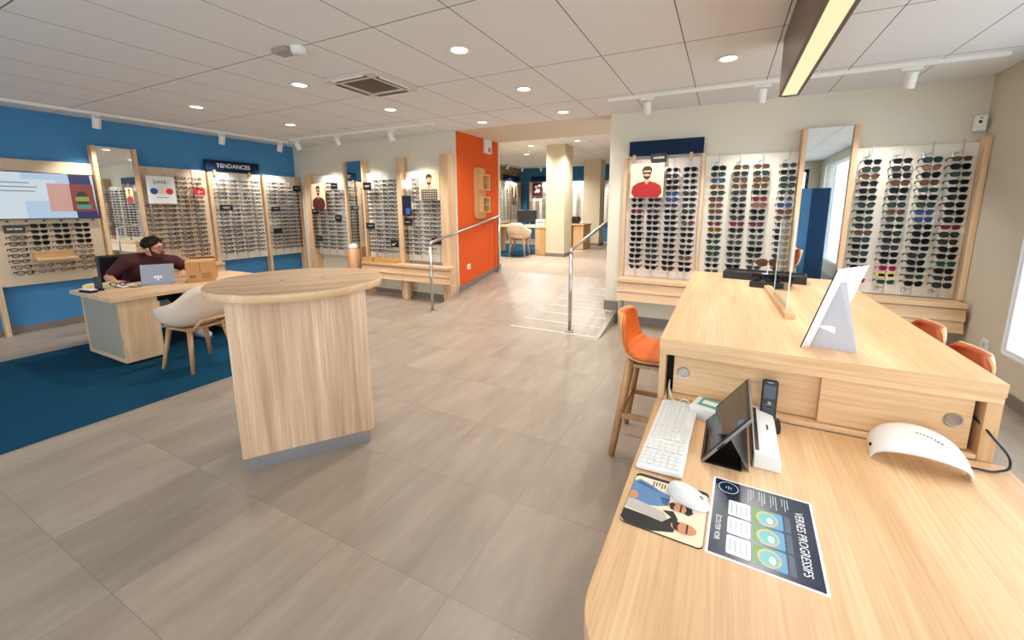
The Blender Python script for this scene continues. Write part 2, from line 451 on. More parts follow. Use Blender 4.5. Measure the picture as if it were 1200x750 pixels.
for x, y, w in DL: downlight((x, y, CZ), 'round white recessed ceiling downlight ' + w, 60 if y < 3.9 or x < -3.7 else 42, 'recessed downlights')
BD = [(-4.65, 7.9, 'nearest the orange wall'), (-4.35, 9.2, 'beside the first column'), (-5.15, 10.6, 'over the back desk'), (-4.75, 11.7, 'furthest back, over the back desk'), (-2.1, 7.6, 'seen past the cream wall'), (-3.1, 9.0, 'between the two columns')]
for x, y, w in BD: downlight((x, y, CZ2), 'small round recessed downlight in the back room ' + w, 190, 'downlights of the back room')

def spot_head(name, loc, aim, label, group, energy):
    t = thing(name, label, 'spotlight', loc, 0, group)
    obj('adapter', B(WHITEM).box(-.07, .07, -.018, .018, -.03, -.001, .003).box(-.012, .012, -.012, .012, -.05, -.03), t)
    d = Vector(aim).normalized(); q = Vector((0, 0, -1)).rotation_difference(d).to_matrix().to_4x4()
    M = Matrix.Translation((0, 0, -.10)) @ q
    obj('lamp_head', B(WHITEM).lathe([(0, .065), (.038, .065), (.042, .06), (.042, -.062), (.038, -.065), (.034, -.055), (0, -.052)], n=24, M=M), t)
    obj('lamp_lens', B(L_WARM).lathe([(0, -.0535), (.03, -.0535)], n=20, M=M), t)
    p = Vector(loc) + Vector((0, 0, -.10)) + d * .09
    lamp('SPOT', p, energy * LAMP, size=.03, rot=Vector((0, 0, -1)).rotation_difference(d).to_euler(), spot=1.5, blend=.7)
    return t
def track(x0, x1, y0, y1, label):
    return tag(obj('lighting_track', B(WHITEM).box(x0, x1, y0, y1, CZ - .034, CZ, .003)), label, 'light track')
track(-7.27, -7.235, -.6, 4.95, 'long white lighting track along the blue wall')
track(-6.95, -3.8, 4.78, 4.815, 'thin white lighting track in front of the left cream wall')
track(-1.26, 1.9, 4.66, 4.695, 'white lighting track in front of the sunglasses racks')
for y, w in ((1.0, 'out beyond the television end'), (2.42, 'nearest the tall mirror'), (3.86, 'above the lettered navy sign'), (4.80, 'at the corner end')):
    spot_head('track_spotlight', (-7.2525, y, CZ - .034), (-.35, 0, -1), 'white cylinder spotlight on the blue wall track, ' + w, 'spotlights on the blue wall track', 48)
for x, w in ((-6.75, 'nearest the blue wall'), (-5.75, 'middle of three'), (-4.6, 'nearest the orange wall')):
    spot_head('track_spotlight', (x, 4.7975, CZ - .034), (.1, .42, -1), 'white spotlight on the left cream wall track, ' + w, 'spotlights on the left cream wall track', 48)
for x, w in ((-.83, 'above the blank navy sign'), (.235, 'next to the long luminaire'), (1.32, 'nearest the window')):
    spot_head('track_spotlight', (x, 4.6775, CZ - .034), (0, .42, -1), 'white spotlight on the right track, ' + w, 'spotlights on the right track', 36)
# the long luminaire over the counter
t = thing('linear_luminaire', 'long bronze grey ceiling luminaire with glowing strip above the oak counter', 'ceiling light', (.352, 0, 2.35))
hw, ye, ys, r = .064, 3.6, .9, .05
pl = [(hw, ys), (hw, ye)] + [(hw * cos(a), ye + .1 * sin(a)) for a in [pi * k / 14 for k in range(1, 14)]] + [(-hw, ye), (-hw, ys)]
b = B(LUMB)
bm_ = b.prism(pl, .012, CZ - 2.35)
obj('housing', bm_, t)
obj('rim', B(LUMB).box(-hw, -.046, ys, ye + .02, 0, .013).box(.046, hw, ys, ye + .02, 0, .013).box(-.046, .046, ye, ye + .03, 0, .013), t)
obj('diffuser', B(L_PANEL).box(-.0455, .0455, ys, ye, .004, .011), t)
lamp('AREA', (.352, 2.2, 2.345), 24, (1, .94, .84), .09, sx=2.6)

# ceiling cassette, detector, wall devices
t = thing('air_conditioning_cassette', 'square beige air conditioning cassette set in the ceiling', 'air conditioner', (-3.18, 3.1, CZ))
CASS = mat('cassette_plastic', (214, 204, 192), .5)
fr = B(CASS)
for q in ((-.31, .31, -.31, -.19), (-.31, .31, .19, .31), (-.31, -.19, -.19, .19), (.19, .31, -.19, .19)): fr.box(*q, -.03, 0, .006)
obj('cassette_frame', fr, t)
gr = B(mat('intake_grille', (120, 106, 92), .6)); gr.box(-.19, .19, -.19, .19, -.022, -.002)
for k in range(18): gr.box(-.185, .185, -.18 + k * .0205, -.172 + k * .0205, -.027, -.022)
obj('intake_grille', gr, t)
for a in range(4):
    M = Matrix.Rotation(a * pi / 2, 4, 'Z')
    obj('air_outlet', B(BLACK).box(-.2, .2, -.285, -.235, -.0315, -.0295, M=M), t)
    obj('louvre_flap', B(WHITE).box(-.2, .2, -.305, -.288, -.042, -.03, .002, M=M), t)
t = thing('ceiling_detector', 'small grey speckled detector box under the ceiling, near the cassette', 'detector', (-3.08, 2.17, CZ))
obj('housing', B(mat('detector_grey', (168, 158, 150), .6)).box(-.12, .05, -.05, .06, -.035, 0, .008), t)
obj('cover', B(WHITE).lathe([(0, -.05), (.045, -.048), (.055, -.03), (.055, 0)], c=(.09, .03, 0), n=20), t)
t = thing('motion_sensor', 'small white motion sensor high in the corner by the window', 'sensor', (2.07, 5.4, 2.33))
obj('housing', B(WHITE).box(-.045, .045, -.035, .03, -.075, .075, .018, seg=4), t)
obj('lens', B(BLACK).lathe([(0, .004), (.012, .002), (.014, 0)], M=Matrix.Translation((-.01, -.0345, .01)) @ Matrix.Rotation(pi / 2, 4, 'X'), n=14), t)
obj('indicator', B(BLACK).box(-.012, .002, -.037, -.034, .04, .05), t)
def outlet(loc, rz, label):
    t = thing('wall_socket', label, 'socket', loc, rz)
    obj('cover_plate', B(WHITE).box(-.045, .045, -.012, 0, -.045, .045, .004), t)
    obj('socket_well', B(mat('socket_grey', (190, 190, 188), .5)).lathe([(0, .004), (.02, .003), (.022, -.001)], M=Matrix.Translation((0, -.012, 0)) @ Matrix.Rotation(pi / 2, 4, 'X'), n=18), t)
outlet((RX0 + .001, 5.73, .56), pi / 2, 'white socket low on the orange wall')
outlet((XR, 4.83, .37), -pi / 2, 'white socket on the right wall below the window corner')
t = thing('alarm_box', 'white wall box with grey panel high on the orange wall', 'alarm box', (RX0 + .001, 6.37, 2.63), pi / 2)
obj('housing', B(WHITE).box(-.11, .11, -.05, 0, -.125, .115, .008), t)
obj('grey_panel', B(GREYF).box(-.02, .07, -.053, -.049, -.1, -.02, .002), t)

# ------------------------------------------------------------------ handrails
def rail(label, x, yn, yf, zn):
    t = thing('handrail', label, 'handrail', (x, yn, 0))
    zf = UZ_; h = 1.035; d = yf - yn
    obj('post', B(STEEL).tube([(0, 0, zn), (0, 0, zn + h - .06)], .021, 14), t)
    obj('post', B(STEEL).tube([(0, d, zf), (0, d, zf + h - .02)], .021, 14), t)
    pts = [(0, 0, zn + h - .06), (0, .012, zn + h - .02), (0, .05, zn + h)]
    pts += [(0, d - .02, zf + h), (0, d + .03, zf + h + .004)]
    obj('rail', B(STEEL).tube(pts, .022, 14), t)
    for y, z in ((0, zn), (d, zf)):
        obj('base_plate', B(STEEL).lathe([(0, .012), (.045, .011), (.05, .004), (.05, 0)], c=(0, y, z), n=24), t)
rail('steel handrail beside the orange wall, on the left of the ramp', -3.82, 4.65, 6.65, zz(4.65))
rail('steel handrail on the right of the ramp by the cream wall', -1.65, 4.64, 6.65, zz(4.64))

# ------------------------------------------------------------------ wooden mirror board on orange wall
t = thing('wall_display_board', 'rounded wooden board with two small framed boxes on the orange wall', 'wall board', (RX0 + .001, 6.1, 1.81), pi / 2)
ZX = Matrix.Rotation(pi / 2, 4, 'X')          # prism in x,z plane, thickness towards -y
obj('board', B(BEECH['z']).prism(rrect(-.16, .16, -.44, .43, .07), 0, .035, ZX, .004), t)
for z in (.18, -.2):
    b = B(BEECH['z'])
    for q in ((-.09, .15, .0, .02), (-.09, .15, .25, .27), (-.09, -.07, .02, .25), (.13, .15, .02, .25)):
        b.box(q[0], q[1], -.14, -.035, z - .135 + q[2], z - .135 + q[3], .002)
    f = obj('box_frame', b, t)
    obj('box_back', B(mat('mustard_board', (196, 150, 84), .6)).box(-.07, .13, -.04, -.0355, z - .115, z + .115), f)
    obj('glass_shelf', B(ACRE).box(-.07, .13, -.13, -.04, z - .005, z + .001), f)

# ------------------------------------------------------------------ eyewear
def loop(mb, pts, r, n=4):
    bm = mb.bm; k = len(pts); rings = []
    P_ = [Vector(p) for p in pts]; c = sum(P_, Vector()) / k
    for i, p in enumerate(P_):
        d = (P_[(i + 1) % k] - P_[i - 1]).normalized(); v = Vector((0, 1, 0)); u = d.cross(v).normalized()
        rings.append([bm.verts.new(p + u * r * cos(2 * pi * (j + .5) / n) + v * r * sin(2 * pi * (j + .5) / n)) for j in range(n)])
    fs = []
    for i in range(k):
        a, b = rings[i], rings[(i + 1) % k]
        for j in range(n): fs.append(bm.faces.new((a[j], a[(j + 1) % n], b[(j + 1) % n], b[j])))
    bmesh.ops.recalc_face_normals(bm, faces=fs)
    mb._fin(fs, True)
SHAPES = {'way': (.0275, .0225, .62, .12, 0), 'round': (.0245, .0225, 1, 0, 0), 'avi': (.028, .0245, .8, .10, .15), 'rect': (.0275, .0180, .55, .05, 0), 'cat': (.028, .019, .7, .16, -.12), 'big': (.030, .0245, .72, .05, 0)}
def lens_outline(shape, side, n=16):
    a, b, e, w, s = SHAPES[shape]; o = []
    for k in range(n):
        t = 2 * pi * k / n; c, q = cos(t), sin(t)
        x = a * (abs(c) ** e) * (1 if c >= 0 else -1); z = b * (abs(q) ** e) * (1 if q >= 0 else -1)
        x *= 1 + w * z / b; z += s * x
        o.append((side * (.0355 + x), z))
    return o
def wrapy(x): return .016 * (abs(x) / .07) ** 2
K = 1.05
def frame_geo(mb, shape, r, temples=True):
    for s in (-1, 1):
        loop(mb, [(K * x, K * wrapy(x), K * z) for x, z in lens_outline(shape, s)], r)
        a = SHAPES[shape][0]
        mb.tube([(s * K * .060, K * .013, K * .010), (s * K * .070, K * .017, K * .011)], r * 1.5, 6)
        if temples: temple_geo(mb, s, r)
    mb.tube([(-K * .0105, .0005, K * .004), (0, -.001, K * .0075), (K * .0105, .0005, K * .004)], r, 6)
def temple_geo(mb, s, r):
    mb.tube([(s * K * .0695, K * .016, K * .011), (s * K * .071, K * .06, K * .011), (s * K * .0705, K * .088, K * .008), (s * K * .069, K * .104, -K * .010)], [r * 1.1, r * .95, r * 1.0, r * 1.2], 6)
def lens_geo(mb, shape, s):
    pts = [(K * x, K * z) for x, z in lens_outline(shape, s)]
    bm = mb.bm
    f = [bm.verts.new((x, K * wrapy(x / K) - .0008, z)) for x, z in pts]; g = [bm.verts.new((x, K * wrapy(x / K) + .0012, z)) for x, z in pts]
    fs = [bm.faces.new(f), bm.faces.new(g[::-1])]
    n = len(pts)
    for i in range(n): fs.append(bm.faces.new((f[i], g[i], g[(i + 1) % n], f[(i + 1) % n])))
    bmesh.ops.recalc_face_normals(bm, faces=fs)
    mb._fin(fs)
def acet(n, c, r=.35): return mat('frame_' + n, c, r, spec=.3)
FR = {'black': acet('black', (16, 15, 16)), 'brown': acet('brown', (74, 44, 28)), 'tortoiseshell': acet('tortoiseshell', (100, 66, 42)), 'blue': acet('blue', (34, 62, 112)),
      'red': acet('red', (140, 30, 34)), 'pink': acet('pink', (214, 40, 110)), 'yellow': acet('yellow', (228, 204, 40)), 'green': acet('green', (24, 92, 62)), 'grey': acet('grey', (112, 112, 116)),
      'gold': mat('frame_gold', (176, 142, 86), .3, .9), 'silver': mat('frame_silver', (150, 150, 152), .3, .9), 'dark blue': acet('dark_blue', (22, 32, 58)), 'burgundy': acet('burgundy', (92, 24, 40))}
LN = {'dark': mat('lens_dark', (16, 17, 19), .2, spec=.1), 'brown': mat('lens_brown', (86, 60, 44), .2, spec=.1), 'green': mat('lens_green', (40, 60, 52), .2, spec=.1), 'blue': mat('lens_blue', (44, 66, 94), .2, spec=.1), 'smoke': mat('lens_smoke', (44, 47, 50), .2, spec=.1), 'rose': mat('lens_rose', (128, 84, 74), .2, spec=.1), 'wine': mat('lens_wine', (88, 34, 46), .2, spec=.1)}
VAR = {}
SUN_SETS = {'black': ('black', 'dark'), 'black ': ('black', 'smoke'), 'brown': ('brown', 'brown'), 'tortoiseshell': ('tortoiseshell', 'brown'), 'blue': ('blue', 'blue'), 'red': ('red', 'wine'), 'pink': ('pink', 'wine'),
            'yellow': ('yellow', 'dark'), 'green': ('green', 'green'), 'grey': ('grey', 'smoke'), 'gold': ('gold', 'brown'), 'dark blue': ('dark blue', 'smoke'), 'burgundy': ('burgundy', 'wine'), 'rose': ('tortoiseshell', 'rose'), 'black  ': ('black', 'green')}
def sun_meshes(shape, cs):
    k = ('s', shape, cs)
    if k not in VAR:
        fm, lm = SUN_SETS[cs]
        f = B(FR[fm]); frame_geo(f, shape, .0042, False)
        out = [f.mesh('sunglasses_frame')]
        for s in (-1, 1):
            b = B(LN[lm]); lens_geo(b, shape, s); out.append(b.mesh('lens'))
        for s in (-1, 1):
            b = B(FR[fm]); temple_geo(b, s, .0050); out.append(b.mesh('temple'))
        VAR[k] = out
    return VAR[k]
def sunglasses(M, rz, shape, cs, label, group, tilt=0):
    ms = sun_meshes(shape, cs)
    o = link('sunglasses', ms[0]); o.location = M; o.rotation_euler = (tilt, 0, rz); tag(o, label, 'sunglasses', group)
    for n, me in zip(('lens', 'lens', 'temple', 'temple'), ms[1:]): link(n, me, o)
    return o
def eye_mesh(shape, cs):
    k = ('e', shape, cs)
    if k not in VAR:
        b = B(FR[cs]); frame_geo(b, shape, .0048 if cs not in ('gold', 'silver') else .0030); b.m(DEMO)
        for s in (-1, 1):
            bm = b.bm; b._fin([bm.faces.new([bm.verts.new((K * x, K * wrapy(x) + .001, K * z)) for x, z in lens_outline(shape, s)])])
        VAR[k] = b.mesh('eyeglasses')
    return VAR[k]

# camera model (used for the camera and to rank which frames show largest)
CAM_H, PITCH, YAW, FPX = 1.55, math.atan2(79, 472), math.atan2(235, hypot(79, 472)), 472.0
FW = Vector((-sin(YAW) * cos(PITCH), cos(YAW) * cos(PITCH), -sin(PITCH))); RT = Vector((cos(YAW), sin(YAW), 0)); UP = RT.cross(FW)
def proj(p):
    d = Vector(p) - Vector((0, 0, CAM_H)); k = d.dot(FW); return (615 + FPX * d.dot(RT) / k, 323 - FPX * d.dot(UP) / k)

EYES = []      # (size, location, rz, shape, colour, label, group)
ROWS = [2.005 - .0706 * k for k in range(18)]
def rack(label, x0, y0, rz, w, post_l=None, post_r=None, panel=OFFW, z0=.655, z1=2.16, rods=(), rodm=None, thick=.05, steel=False):
    t = thing('eyewear_rack', label, 'display rack', (x0, y0, 0), rz)
    obj('back_panel', B(panel).box(0, w, 0, thick, z0, z1, .003), t)
    for p in (post_l, post_r):
        if p: obj('post', B(OAK['z']).box(p[0], p[1], p[2], p[3], p[4], p[5], .003), t)
    for x in rods:
        b = B(rodm or ACRE); yr = -.085 if steel else -.02
        zt = z1 - .005 if not steel else z1 + .02
        b.tube([(x, yr, z0 + .02), (x, yr, zt)], .005, 8)
        if not steel:
            for z in ROWS: b.box(x - .005, x + .005, -.104, -.004, z - .003, z + .002)
        r_ = obj('rod', b, t)
        if steel:
            for z in (z1 - .1, z0 + .07):
                k = B(STEEL); k.box(x - .05, x - .02, -.012, 0, z - .03, z + .02, .003); k.tube([(x - .035, -.01, z), (x - .03, -.05, z), (x, yr, z + .02)], .005, 6)
                obj('bracket', k, r_)
    return t
def rackpt(t, x, y, z): return Matrix.LocRotScale(t.location, t.rotation_euler, None) @ Vector((x, y, z))
def fill_sun(t, phrase, group, cols, pick, y=-.12):
    rz = t.rotation_euler.z
    for c, (x, rows) in enumerate(cols):
        for n, r in enumerate(rows):
            shape, cs = pick(c, r)
            z = ROWS[r]; rnd = random.Random(c * 91 + r * 7 + len(phrase))
            M = rackpt(t, x + rnd.uniform(-.006, .006), y, z)
            top = ORD[n]
            sunglasses(M, rz + rnd.uniform(-.06, .06), shape, cs, f'{cs.strip()} sunglasses, {top} from top in {ORD[c]} column of {phrase}', group, rnd.uniform(-.05, .12))
def fill_eye(t, phrase, group, cols, pal, y=-.12, zs=None):
    rz = t.rotation_euler.z
    zs = zs or ROWS
    for c, (x, rows) in enumerate(cols):
        for n, r in enumerate(rows):
            rnd = random.Random(c * 57 + r * 13 + len(phrase) * 3)
            shape = rnd.choice(['rect', 'way', 'round', 'rect', 'big', 'cat']); cs = rnd.choice(pal)
            M = rackpt(t, x + rnd.uniform(-.008, .008), y, zs[r])
            e = Vector((cos(rz), sin(rz), 0)) * .073
            a, b2 = proj(M - e), proj(M + e)
            sz = abs(b2[0] - a[0]) * (proj(M - Vector((0, 0, .02)))[1] - proj(M + Vector((0, 0, .02)))[1])
            EYES.append((sz, M, rz + rnd.uniform(-.06, .06), shape, cs, f'{cs} eyeglasses, {ORD[n]} from top in {ORD[c]} column of {phrase}', group))
PAL = ['black', 'black', 'black', 'black', 'brown', 'black', 'dark blue', 'tortoiseshell', 'black', 'black', 'gold', 'burgundy', 'black', 'brown']
ALL = list(range(18))

YP = 5.38
# --- right-hand cream wall: three sunglasses racks
rA = rack('sunglasses rack under blank navy sign with red polo shirt poster', -1.16, YP, 0, .87, (-.045, -.001, -.03, .065, .662, 2.18), (.871, .909, -.03, .065, .662, 2.188), PINKW, rods=[.155, .355, .56, .76])
rB = rack('white sunglasses rack on chrome rods, left of the tall mirror', -.25, YP, 0, .93, None, None, OFFW, z0=.66, rods=[.15, .377, .585, .834], rodm=RODS, steel=True)
rC = rack('white sunglasses rack on chrome rods, between tall mirror and window', 1.165, YP, 0, .925, None, (.926, .97, -.09, .065, .662, 2.20), OFFW, z0=.66, rods=[.12, .358, .575, .785], rodm=RODS, steel=True)
def pkA(c, r):
    rnd = random.Random(c * 31 + r)
    if (c, r) in ((2, 4), (2, 5)): return 'avi', 'blue'
    if (c, r) == (0, 7): return 'way', 'burgundy'
    return rnd.choice(['way', 'avi', 'rect', 'way', 'round', 'cat']), rnd.choice(['black', 'black', 'black', 'black ', 'black', 'brown', 'black'])
def pkB(c, r):
    rnd = random.Random(c * 17 + r * 5)
    tab = [{2: 'blue', 3: 'tortoiseshell', 5: 'brown', 6: 'tortoiseshell', 7: 'brown', 9: 'burgundy', 10: 'gold'},
           {0: 'tortoiseshell', 2: 'brown', 3: 'tortoiseshell', 4: 'dark blue', 5: 'dark blue', 9: 'red'},
           {0: 'tortoiseshell', 2: 'brown', 3: 'tortoiseshell', 5: 'red', 6: 'rose', 8: 'black', 9: 'burgundy', 12: 'grey'},
           {4: 'dark blue', 5: 'grey', 6: 'blue', 7: 'brown', 8: 'brown'}][c]
    return rnd.choice(['avi', 'way', 'round', 'big', 'way']), tab.get(r, rnd.choice(['black', 'black ', 'black  ', 'black', 'grey']))
def pkC(c, r):
    rnd = random.Random(c * 23 + r * 3 + 2)
    tab = [{2: 'tortoiseshell', 10: 'brown', 9: 'black ', 17: 'red'}, {3: 'brown', 7: 'tortoiseshell', 11: 'black ', 15: 'pink', 16: 'yellow', 17: 'green'},
           {1: 'rose', 3: 'brown', 7: 'blue', 8: 'blue'}, {0: 'brown', 9: 'burgundy', 14: 'green'}][c]
    return rnd.choice(['way', 'avi', 'rect', 'way', 'big']), tab.get(r, rnd.choice(['black', 'black ', 'black  ', 'black', 'black']))
fill_sun(rA, 'rack under blank navy sign', 'sunglasses on the rack under the blank navy sign', [(.155, ALL[5:]), (.355, ALL[5:]), (.56, ALL), (.76, ALL)], pkA)
fill_sun(rB, 'rack left of tall mirror', 'sunglasses on the rack left of the tall mirror', [(.15, ALL), (.377, ALL), (.585, ALL), (.834, ALL)], pkB)
fill_sun(rC, 'rack nearest the window', 'sunglasses on the rack nearest the window', [(.12, ALL), (.358, ALL), (.575, ALL), (.785, ALL)], pkC)

def drawers(label, x0, y0, rz, w, n=1, d=.27, z=.375, h=.285, yb=.032):
    t = thing('drawer_shelf', label, 'wall drawers', (x0, y0, 0), rz)
    obj('top_board', B(OAK['x']).box(0, w, -d, -yb, z + h - .045, z + h, .003), t)
    obj('carcass', B(OAK['x']).box(.006, w - .006, -d + .07, -yb, z + .01, z + h - .046), t)
    ww = w / n
    for i in range(n):
        for j in range(2):
            za = z + .002 + j * (h - .05) / 2; zb = za + (h - .05) / 2 - .006
            f = B(OAK['x']); f.prism([(-d + .0, za), (-d + .022, zb), (-d + .068, zb), (-d + .068, za)], i * ww + .003, (i + 1) * ww - .003, Matrix(((0, 0, 1, 0), (1, 0, 0, 0), (0, 1, 0, 0), (0, 0, 0, 1))), .002)
            obj('drawer', f, t)
    return t
def leg_(t, x, z1, d=.06):
    obj('leg', B(OAK['z']).box(x, x + .07, -.09, -.03, 0, z1, .002), t)
dA = drawers('oak drawer shelf below the rack with blank navy sign', -1.19, YP, 0, .92)
obj('leg', B(GREYF).box(.01, .05, -.10, -.02, .0, .373, .002), dA)
drawers('oak drawer shelf behind the black trays, below the rack left of the mirror', -.26, YP, 0, .94)
drawers('oak drawer shelf by the window, below the rack nearest it', 1.15, YP, 0, .955)

def tall_mirror(label, x0, y0, rz, w, post=.045, yb=-.09, z0=.0, z1=2.385, gz0=.3):
    t = thing('tall_mirror', label, 'mirror', (x0, y0, 0), rz)
    obj('post', B(OAK['z']).box(0, post, yb, .06, z0, z1, .003), t)
    obj('post', B(OAK['z']).box(w - post, w, yb, .06, z0, z1, .003), t)
    obj('mirror_glass', B(MIRROR).box(post + .001, w - post - .001, yb + .03, yb + .036, gz0, z1 - .004), t)
    obj('back_board', B(OAK['z']).box(post + .001, w - post - .001, yb + .037, yb + .055, gz0, z1 - .004), t)
    return t
tall_mirror('tall wood framed mirror between the two white sunglasses racks', .682, YP, 0, .482)
tall_mirror('tall wood framed mirror right of the television', -7.745, 2.46, pi / 2, .475, yb=-.07)
tall_mirror('narrow wood framed mirror between maroon shirt poster rack and middle rack', -6.3, YP, 0, .5, yb=-.07, gz0=.55)

# --- signs above racks
def plank_sign(label, x0, y0, rz, w, z0, z1, txt=None, clips=()):
    t = thing('header_sign', label, 'sign', (x0, y0, 0), rz)
    obj('board', B(NAVY).box(0, w, -.05, 0, z0, z1, .003), t)
    for x in clips: obj('clip', B(BEECH['z']).box(x, x + .035, -.062, -.0215, z0 - .07, z0 + .012, .003), t)
    if txt: text('lettering', txt, .095, TEXTW, (w / 2, -.0508, (z0 + z1) / 2), (pi / 2, 0, 0), t, bold=.002)
    return t
plank_sign('blank dark navy sign above the sunglasses rack', -1.147, YP + .02, 0, .868, 2.2, 2.377, None, (.05, .72))
plank_sign('dark navy sign with white lettering above blue wall rack', -7.76, 3.81, pi / 2, .86, 2.17, 2.345, 'TENDANCES', (.1, .66))

# --- left blue wall racks
XP = -7.74
r0 = thing('television_rack', 'beige rack holding a television and rows of glasses', 'display rack', (XP, .55, 0), pi / 2)
obj('back_panel', B(BEIGEP).box(.0, 1.905, 0, .06, .605, 2.14, .003), r0)
obj('leg', B(OAK['z']).box(.90, .945, -.02, .06, 0, .64, .003), r0)
obj('leg', B(OAK['z']).box(.02, .065, -.02, .06, 0, .64, .003), r0)
for k in range(7): obj('hook', B(BLACK).box(.93 + k * .148, .95 + k * .148, -.02, 0, 1.385, 1.402, .002), r0)
zs0 = [1.335 - .0706 * k for k in range(9)]
def sun0(c, x, rows, pick):
    for n, r in enumerate(rows):
        M = rackpt(r0, x, -.12, zs0[r])
        sunglasses(M, pi / 2 + .03, ['way', 'rect', 'avi', 'way'][r % 4], 'black', f'black sunglasses, {ORD[n]} from top in {ORD[c]} full column of rack under the television', 'sunglasses under the television')
cx0 = [1.12, 1.305, 1.495, 1.685]
sun0(0, cx0[1], range(4), 0); sun0(1, cx0[2], range(4), 0); sun0(2, cx0[3], range(4), 0)
fill_eye(r0, 'rack under the television', 'eyeglasses under the television', [(cx0[0], range(2, 9)), (cx0[1], [4, 7, 8]), (cx0[2], [4, 7, 8]), (cx0[3], range(4, 9))], ['black', 'brown', 'grey', 'tortoiseshell'], zs=zs0)
t = thing('display_ledge', 'small pale wooden ledge among the glasses under the television', 'ledge', (XP + .0012, 1.79, .9), pi / 2)
obj('ledge', B(BEECH['x']).box(0, .36, -.12, 0, 0, .03, .004), t)
obj('back_board', B(BEECH['x']).box(0, .36, -.02, 0, .03, .105, .002), t)
# television
t = thing('television', 'large wall television showing a pale blue slide above the glasses', 'television', (XP + .0012, 1.0, 1.70), pi / 2)
obj('housing', B(BLACK).box(-.45, 1.44, -.05, 0, -.285, .29, .004), t)
TVS = {k: emis('screen_' + k, c, .72) for k, c in dict(white=(228, 240, 250), pale=(196, 222, 246), navy=(24, 32, 104), red=(150, 58, 54), rose=(222, 170, 160), dark=(40, 40, 34), lime=(150, 176, 70), teal=(90, 150, 140), grey=(150, 160, 176)).items()}
sc_ = B(TVS['white']); sc_.box(-.44, 1.43, -.0515, -.05, -.275, .28)
scr = obj('screen', sc_, t)
pic = B(TVS['navy'])
def sq(b, m_, x0, x1, z0, z1, lay, dx=0):
    b.m(m_); y = -.052 - lay * .0004
    b.quad((x0, y, z0), (x1, y, z0), (x1 + dx, y, z1), (x0 + dx, y, z1))
sq(pic, TVS['pale'], .80, 1.22, -.275, .28, 0); sq(pic, TVS['navy'], 1.23, 1.43, -.275, .28, 1, -.03)
sq(pic, TVS['white'], .3, 1.08, -.06, .2, 1)
sq(pic, TVS['rose'], 1.0, 1.22, -.19, .16, 2); sq(pic, TVS['red'], 1.2, 1.415, -.19, .16, 3)
pic.m(TVS['dark']).prism(ellipse(1.30, -.03, .06, .1), .0, .0004, Matrix.Translation((0, -.0538, 0)) @ ZX)
pic.m(TVS['lime']).prism(rrect(1.235, 1.365, -.06, .0, .02), 0, .0004, Matrix.Translation((0, -.0544, 0)) @ ZX)
pic.m(TVS['teal']).prism(rrect(1.235, 1.375, -.16, -.1, .02), 0, .0004, Matrix.Translation((0, -.055, 0)) @ ZX)
for k, (a, b2) in enumerate(((.62, .86), (.6, .92), (.62, .9))): sq(pic, TVS['grey'], a, b2, .15 - k * .05, .164 - k * .05, 4)
obj('slide', pic, scr)

r1 = rack('beige eyeglasses rack with a card of red and blue dots', XP, 2.945, pi / 2, .86, None, None, BEIGEP, rods=(.08, .27, .46, .67))
r2 = rack('white eyeglasses rack under the lettered navy sign', XP, 3.865, pi / 2, .825, (-.055, -.002, -.06, .06, 0, 2.14), (.828, .875, -.06, .06, 0, 2.14), OFFW, rods=(.10, .28, .46, .665))
r3 = rack('white eyeglasses rack at the corner end of the blue wall', XP, 4.745, pi / 2, .63, None, (.632, .68, -.06, .03, 0, 2.16), OFFW, rods=(.09, .245, .395, .535))
fill_eye(r1, 'rack with dotted card', 'eyeglasses on the rack with the dotted card', [(.08, ALL[6:16]), (.27, ALL[6:16]), (.46, ALL), (.67, [0, 1, 2] + ALL[4:])], PAL)
fill_eye(r2, 'rack under lettered navy sign', 'eyeglasses on the rack under the lettered navy sign', [(.10, ALL[:6] + ALL[7:]), (.28, ALL), (.46, ALL), (.665, ALL)], PAL)
fill_eye(r3, 'rack at blue wall corner', 'eyeglasses on the corner rack of the blue wall', [(.09, ALL[:6] + ALL[7:12] + ALL[13:]), (.245, ALL), (.395, ALL), (.535, ALL[2:])], PAL)
drawers('oak drawer shelf behind the cardboard box on the blue wall', XP, 3.0, pi / 2, .80)

# --- back-left cream wall racks
r4 = rack('eyeglasses rack with maroon shirt man poster beside the blue wall', -7.2, YP, 0, .89, (-.12, -.004, -.12, .06, 0, 2.19), None, OFFW, rods=(.10, .32, .54, .755))
r5 = rack('middle eyeglasses rack of the left cream wall, between mirror and plaid poster', -5.79, YP, 0, .79, None, (.795, .89, -.11, .06, 0, 2.39), OFFW, rods=(.17, .36, .55, .708))
r6 = rack('eyeglasses rack with plaid shirt man poster beside the orange wall', -4.89, YP, 0, .80, None, (.803, .96, -.11, .06, .0, 2.39), OFFW, rods=(.10, .30, .53, .70))
fill_eye(r4, 'rack with maroon shirt poster', 'eyeglasses on the rack with the maroon shirt poster', [(.10, ALL[7:]), (.32, ALL[7:]), (.54, ALL), (.755, ALL[2:8] + ALL[9:])], PAL)
fill_eye(r5, 'middle rack by narrow mirror', 'eyeglasses on the middle rack by the narrow mirror', [(.17, ALL[2:10] + ALL[12:]), (.36, ALL), (.55, ALL), (.708, ALL[:15] + ALL[17:])], PAL)
fill_eye(r6, 'rack with plaid shirt poster', 'eyeglasses on the rack with the plaid shirt poster', [(.10, ALL[8:10] + ALL[12:]), (.30, ALL), (.53, ALL[5:]), (.70, ALL[5:15])], PAL)
dl = drawers('long oak drawer shelf under the left cream wall racks', -5.74, YP, 0, 1.92, 2, d=.29, z=.345, h=.275, yb=.116)
obj('leg', B(OAK['z']).box(.86, .96, -.2, -.13, 0, .343, .002), dl)

